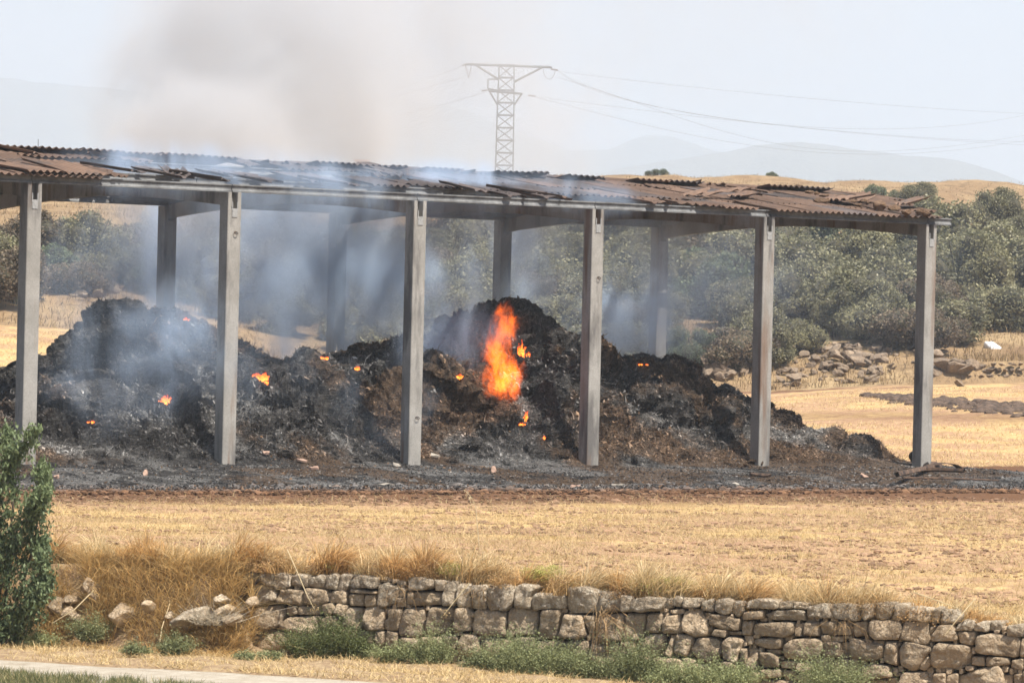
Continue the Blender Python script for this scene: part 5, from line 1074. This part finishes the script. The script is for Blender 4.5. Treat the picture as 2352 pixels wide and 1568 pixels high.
# feathery green bushes at the wall foot
def feather(W_, H_, n, r, pal, wd=.007):
    b = np.stack([r.uniform(-1, 1, n)*W_*.30, r.uniform(-1, 1, n)*W_*.16, 0*np.arange(n)], 1); L = np.stack([b[:, 0]/W_*2.0+r.normal(size=n)*.35, r.normal(size=n)*.35], 1)
    hh = H_*r.uniform(.3, 1.15, n)*(1+.25*np.sin(b[:, 0]/W_*14+r.uniform(0, 6)))*(1-.45*np.abs(b[:, 0])/(W_*.35)); V, F, C = blades(b, hh, wd, L, mixc(pal[0], pal[1], r.random(n)), 3, r)
    g = Geo(); g.add(V, F, C); Q = V.reshape(n, 4, 2, 3).mean(2); P = []
    for a_ in range(3):
        for t_ in np.linspace(.15, 1, 5): P.append(Q[:, a_]*(1-t_)+Q[:, a_+1]*t_)
    P = np.vstack(P); P = np.vstack([P+r.normal(size=P.shape)*.022 for _ in range(2)]); P = P[P[:, 2] > .03]
    g.add(*leaves(P, r.uniform(.6, 1.3, len(P))*.026, mixc(pal[0], pal[1], np.clip(r.normal(size=len(P))*.3+.5, 0, 1)), r, .42, .3)); return g
PB = [(.13, .15, .06), (.34, .355, .17)]; PB2 = [(.065, .085, .025), (.17, .185, .07)]
for i, (px, py, wp, hp_, q, pal, lb) in enumerate(((735, 1540, 165, 112, .45, PB2, 'bushy olive-green weed at the wall foot, left of the rest'), (810, 1520, 80, 85, .35, PB2, 'upright green sprays right behind the bushiest wall-foot weed'), (900, 1560, 65, 60, .6, PB, 'small grey-green bush at the wall foot, left of two'), (985, 1560, 95, 100, .5, PB, 'grey-green bush with a peaked top under the wall'), (1105, 1580, 90, 60, .6, PB, 'low grey-green bush left of the widest one'), (1225, 1590, 220, 115, .55, PB, 'widest grey-green bush at the wall foot'), (1455, 1595, 130, 125, .5, PB, 'grey-green bush below the hanging dry grass'), (1535, 1598, 80, 70, .65, PB, 'low bush right of the one under the hanging grass'), (1650, 1608, 170, 100, .55, PB, 'grey-green bush in front of the dark recess of the wall'), (1910, 1620, 110, 145, .5, PB, 'tall narrow grey-green bush, rightmost at the wall foot'), (402, 1520, 55, 68, 1.4, PB, 'green weed standing before the largest fallen boulder'), (205, 1470, 55, 75, 1.0, PB, 'green weed on the low bank near the leafy shrub'), (560, 1525, 40, 28, 1.5, PB, 'tiny green weed near the wall end'), (100, 1490, 70, 50, 1.2, PB, 'low green weeds at the foot of the leafy shrub'), (310, 1500, 60, 26, 1.9, PB, 'low weed patch at the road edge'), (620, 1512, 36, 24, 1.2, PB, 'little green sprout under the broken wall end'), (1350, 1600, 80, 70, .5, PB, 'low grey-green bush between the widest one and the hanging grass'))):
    p_ = wallpt(px, py, q); k = p_[1]/FPX; r = np.random.default_rng(950+i); z = float(zlow(p_[0]))-.03
    if px < 450: z = max(z, p_[2]-.02)
    H_ = max(hp_*k, .05) + max(0, p_[2]-z)*.9
    g = feather(wp*k*1.15, H_, int(110+wp*hp_*.030), r, pal); 
    ob('green_bush', g.mesh('green_bush', LEAF), loc=(p_[0], p_[1], z), label=lb, cat='bush', group='green weeds at the foot of the wall and bank')
# dry grass hanging on the wall face
for i, (px, py, wp, hp_, lb) in enumerate(((925, 1335, 45, 90, 'tuft of dry grass hanging down the wall near its left third'), (1400, 1385, 60, 150, 'long dry grass hanging down the middle of the wall'), (1205+0, 1350, 1, 1, ''), (930+10, 1330, 1, 1, ''), (1555, 1525, 1, 1, ''), (1935, 1420, 60, 70, 'thin dry tuft hanging on the wall at the right'), (1100, 1345, 50, 60, 'pale straw wisp drooping over the wall top'))):
    if not lb: continue
    p_ = wallpt(px, py, .12); k = p_[1]/FPX; r = np.random.default_rng(700+i); n = 42 if hp_ > 100 else 18; b = np.stack([r.normal(size=n)*wp*k*.3, r.normal(size=n)*.02, r.uniform(-.3, 0, n)*hp_*k], 1)
    g = Geo(); 
    for a_ in b:
        l_ = hp_*k*r.uniform(.4, .9); d = r.normal()*.5; g.add(*tube([a_, a_+np.array([d*.7*l_, -.08, -.35*l_]), a_+np.array([d*l_, -.05, -l_])], [.0028, .0024, .0015], 3), goldc(1, r, (.30, .17, .07), (.5, .34, .17))[0])
    ob('hanging_grass', g.mesh('hanging_grass', STRAW), loc=tuple(p_), label=lb, cat='dry grass', group='dry grass hanging on the wall')

# leafy shrub at the left edge
r7 = np.random.default_rng(71); base = wallpt(15, 1478, 1.3); base[2] = float(zlow(base[0]))
def sp(px, py, q=1.3): return wallpt(px, py, q)-base
sh = ob('leafy_shrub', None, loc=tuple(base), label='dark green leafy young tree at the left edge in front of the first post', cat='tree')
g = Geo(); P = []; stems = []
for px0, pts in ((10, [(5, 1478), (20, 1300), (30, 1150), (20, 1050), (14, 978)]), (0, [(0, 1478), (50, 1350), (80, 1240), (95, 1120), (100, 1060)]), (0, [(-10, 1478), (-30, 1250), (-10, 1130), (40, 1040), (85, 985)]), (0, [(10, 1478), (60, 1400), (95, 1300), (100, 1235)]), (0, [(-20, 1478), (-60, 1300), (-70, 1150)]), (0, [(10, 1478), (45, 1440), (85, 1370), (112, 1330)]), (0, [(20, 1300), (70, 1180), (104, 1128)]), (0, [(0, 1478), (-50, 1400), (-100, 1290)]), (0, [(-5, 1400), (10, 1280), (-10, 1180), (-20, 1080)])):
    Q = np.array([sp(a_, b_, 1.3+r7.uniform(-.25, .25)) for a_, b_ in pts]); stems.append(Q); g.add(*tube(Q, np.linspace(.02, .006, len(Q)), 5))
ob('stem', g.mesh('stem', BARK), sh)
for Q in stems:
    L = len(Q)
    for k in range(360):
        t_ = r7.random()**.8*(L-1); i = min(int(t_), L-2); a_ = Q[i]*(1-(t_-i))+Q[i+1]*(t_-i); wd = .44*(1-.70*t_/(L-1))+.04
        d = r7.normal(size=3); d /= np.linalg.norm(d); e_ = a_+d*wd*r7.uniform(.3, 1)
        for j in range(6): P.append(a_+(e_-a_)*(.3+.7*j/6)+r7.normal(size=3)*.022)
P = np.array(P); P = P[P[:, 2] > .03]; n = len(P); c = mixc((.07, .10, .045), (.21, .26, .12), np.clip(r7.normal(size=n)*.3+.45+.25*(P[:, 2] > 1.7), 0, 1)); hi = r7.random(n) < .07; c[hi] = (.22, .26, .12)
dd = r7.normal(size=(n, 3))*.6; dd[:, 2] -= .9; V, F, C = leaves(P, r7.uniform(.045, .08, n), c, r7, .42, .3, dd)
ob('foliage', mesh('foliage', V, F, LEAF, C), sh)
# pale dead twigs and small white flowers on the bank
g = Geo(); b0 = wallpt(490, 1400, 1.2)
for k in range(120):
    a_ = np.array([r7.normal()*.10, r7.normal()*.05, 0]); d = r7.normal(size=3)*np.array([.22, .1, .1]); d[2] = abs(d[2])+.1; g.add(*tube([a_, a_+d*.5+r7.normal(size=3)*.02, a_+d+r7.normal(size=3)*.03], [.004, .003, .0015], 3), (.4, .34, .25))
ob('dead_twigs', g.mesh('dead_twigs', STRAW), loc=tuple(wallpt(485, 1435, 1.0)), label='pale tangle of dead twigs on the bank left of the largest boulder', cat='twigs')
g = Geo()
for zx, zy in ((285, 1010), (322, 1000), (305, 1030), (330, 1040), (365, 1030), (392, 1055), (378, 1092), (350, 1060)):
    a_ = wallpt(*zpx(zx, zy), 1.25)-wallpt(180, 1448, 1.25); g.add(*leaves(np.repeat(a_[None], 5, 0)+r7.normal(size=(5, 3))*.006, .03, (.85, .85, .82), r7, .8)); g.add(*tube([a_, a_+np.array([0, .03, -.2])], .003, 3), (.1, .13, .06))
ob('white_flowers', g.mesh('white_flowers', LEAF), loc=tuple(wallpt(180, 1448, 1.25)), label='cluster of small white flowers low on the left bank', cat='flowers')

# ------------------------------------------------------------------ debris in the ash
def slab(px, py, wp, hp_, mat, name, label, cat, rz=0., tilt=.2, th=.03, seed=0):
    p_ = hit(px, py, .1); k = p_[1]/FPX; r = np.random.default_rng(seed); a = np.linspace(0, 2*math.pi, 9)[:-1]; rad = r.uniform(.75, 1.1, 8)
    x, y = np.cos(a)*rad*wp*k/2, np.sin(a)*rad*max(hp_*k, .12)/2; n = 8
    V = np.vstack([np.stack([x, y, .02*r.normal(size=8)+th], 1), np.stack([x, y, -th+0*x], 1)]); F3 = np.array([[0, i, i+1] for i in range(1, 7)] + [[8, 8+i+1, 8+i] for i in range(1, 7)]); F4 = np.array([[i, 8+i, 8+(i+1) % 8, (i+1) % 8] for i in range(8)])
    ob(name, mesh(name, V, [F3, F4], mat), loc=tuple(p_+np.array([0, 0, .03])), rot=(tilt, r.normal()*.1, rz), label=label, cat=cat, group='scraps lying in the ash')
m = MT('pale_scrap'); SCRAP = m.surf((.34, .30, .25), .9, m.noise(m.pos(), 30), .5, .01); m = MT('pink_scrap'); SCRAP2 = m.surf((.36, .24, .18), .9, m.noise(m.pos(), 30), .5, .01)
for i, (px, py, wp, hp_, mt, tl_, lb) in enumerate(((1418, 1118, 40, 8, SCRAP, .15, 'pale flat scrap in the ash right of the fourth post'), (1378, 1127, 18, 8, SCRAP, .2, 'small white scrap at the ash edge below the fourth post'), (1265, 1120, 16, 8, SCRAP, .2, 'pale chip left of the fourth post foot'), (1320, 1122, 30, 7, SCRAP2, .15, 'dull flat scrap between two pale chips near the fourth post'), (885, 1115, 44, 9, SCRAP, .2, 'pale strip in the ash left of the third post foot'), (335, 1090, 12, 24, SCRAP2, 1.2, 'upright pale tan fragment between the first two posts'), (1133, 1083, 12, 26, SCRAP2, 1.3, 'small upright block in the ash between third and fourth posts'), (912, 1070, 22, 12, SCRAP, .4, 'pale chunk just left of the third post foot'), (722, 1078, 24, 10, SCRAP2, .3, 'reddish flat chunk right of the second post'), (693, 1060, 28, 8, SCRAP2, .2, 'grey-pink plank end in the ash right of the second post'), (1000, 1050, 26, 10, SCRAP, .3, 'pale shard right of the third post'), (1690, 1115, 20, 8, SCRAP, .2, 'pale chip left of the fifth post foot'), (1905, 1132, 14, 7, SCRAP, .2, 'small pale chip at the ash edge between fifth and sixth posts'), (2055, 1118, 20, 7, SCRAP, .2, 'pale chip in front of the sixth post'), (1745, 1094, 50, 12, CHAR, .3, 'dark plate lying at the foot of the fifth post'), (130, 1098, 14, 8, SCRAP2, .3, 'small reddish scrap beside the first post'), (610, 1043, 18, 10, SCRAP2, .3, 'orange-brown scrap low right of the second post'), (1985, 1095, 22, 8, SCRAP2, .3, 'orange scrap in the ash left of the sixth post'))):
    slab(px, py, wp, hp_, mt, 'scrap', lb, 'debris', r7.uniform(-.5, .5), tl_, .02, 60+i)
# burnt pieces beside the sixth post
p_ = unproj(2185, 1078, 104.5); p_[2] = .05
a = np.linspace(-.2, 3.3, 14); V = []; 
for t_ in a:
    for y_ in (0, .55): V.append((.42*math.cos(t_)-.1, y_, .16*math.sin(t_)+.02))
for t_ in a:
    for y_ in (0, .55): V.append((.40*math.cos(t_)-.1, y_, .145*math.sin(t_)+.02))
F = [[2*i, 2*i+1, 2*i+3, 2*i+2] for i in range(13)] + [[28+2*i, 28+2*i+2, 28+2*i+3, 28+2*i+1] for i in range(13)] + [[2*i, 2*i+2, 28+2*i+2, 28+2*i] for i in range(13)]
ob('bent_sheet', mesh('bent_sheet', V, np.array(F), CHAR), loc=tuple(p_), rot=(0, 0, .2), label='curled scorched metal sheet lying right of the sixth post', cat='debris')
for i, (x0, y0_, x1, y1, r_, lb) in enumerate(((2060, 1096, 2160, 1082, .06, 'charred plank leaning on the foot of the sixth post'), (2100, 1086, 2215, 1092, .045, 'charred board right of the sixth post foot'), (2080, 1104, 2295, 1110, .018, 'long thin black rod lying in front of the sixth post'), (2105, 1076, 2150, 1070, .05, 'short burnt block at the sixth post'))):
    d0 = 2.9*FPX/(y0_-hor(x0)); d1 = 2.9*FPX/(y1-hor(x1)); A = unproj(x0, y0_, d0); B = unproj(x1, y1, d1); A[2] = .07; B[2] = .12 if i < 2 else .07
    V, F = tube([A, (A+B)/2+np.array([0, 0, .02]), B], r_*1.2, 4); ob('charred_plank' if i != 2 else 'metal_rod', mesh('charred_plank', V, F, CHAR), label=lb, cat='debris', group='burnt pieces by the sixth post')
V, F = ICO[3]; p_ = ground_hit(2282, 800, 174); V = V*(1+.5*fbm(V*2.3, 4)[:, None])*np.array([.45, .3, .22]); ob('plastic_sheet', mesh('plastic_sheet', V, F, WHITE, None, True), loc=tuple(p_), rot=(0, .5, 0), label='crumpled white plastic under the bushes at the far right', cat='plastic')
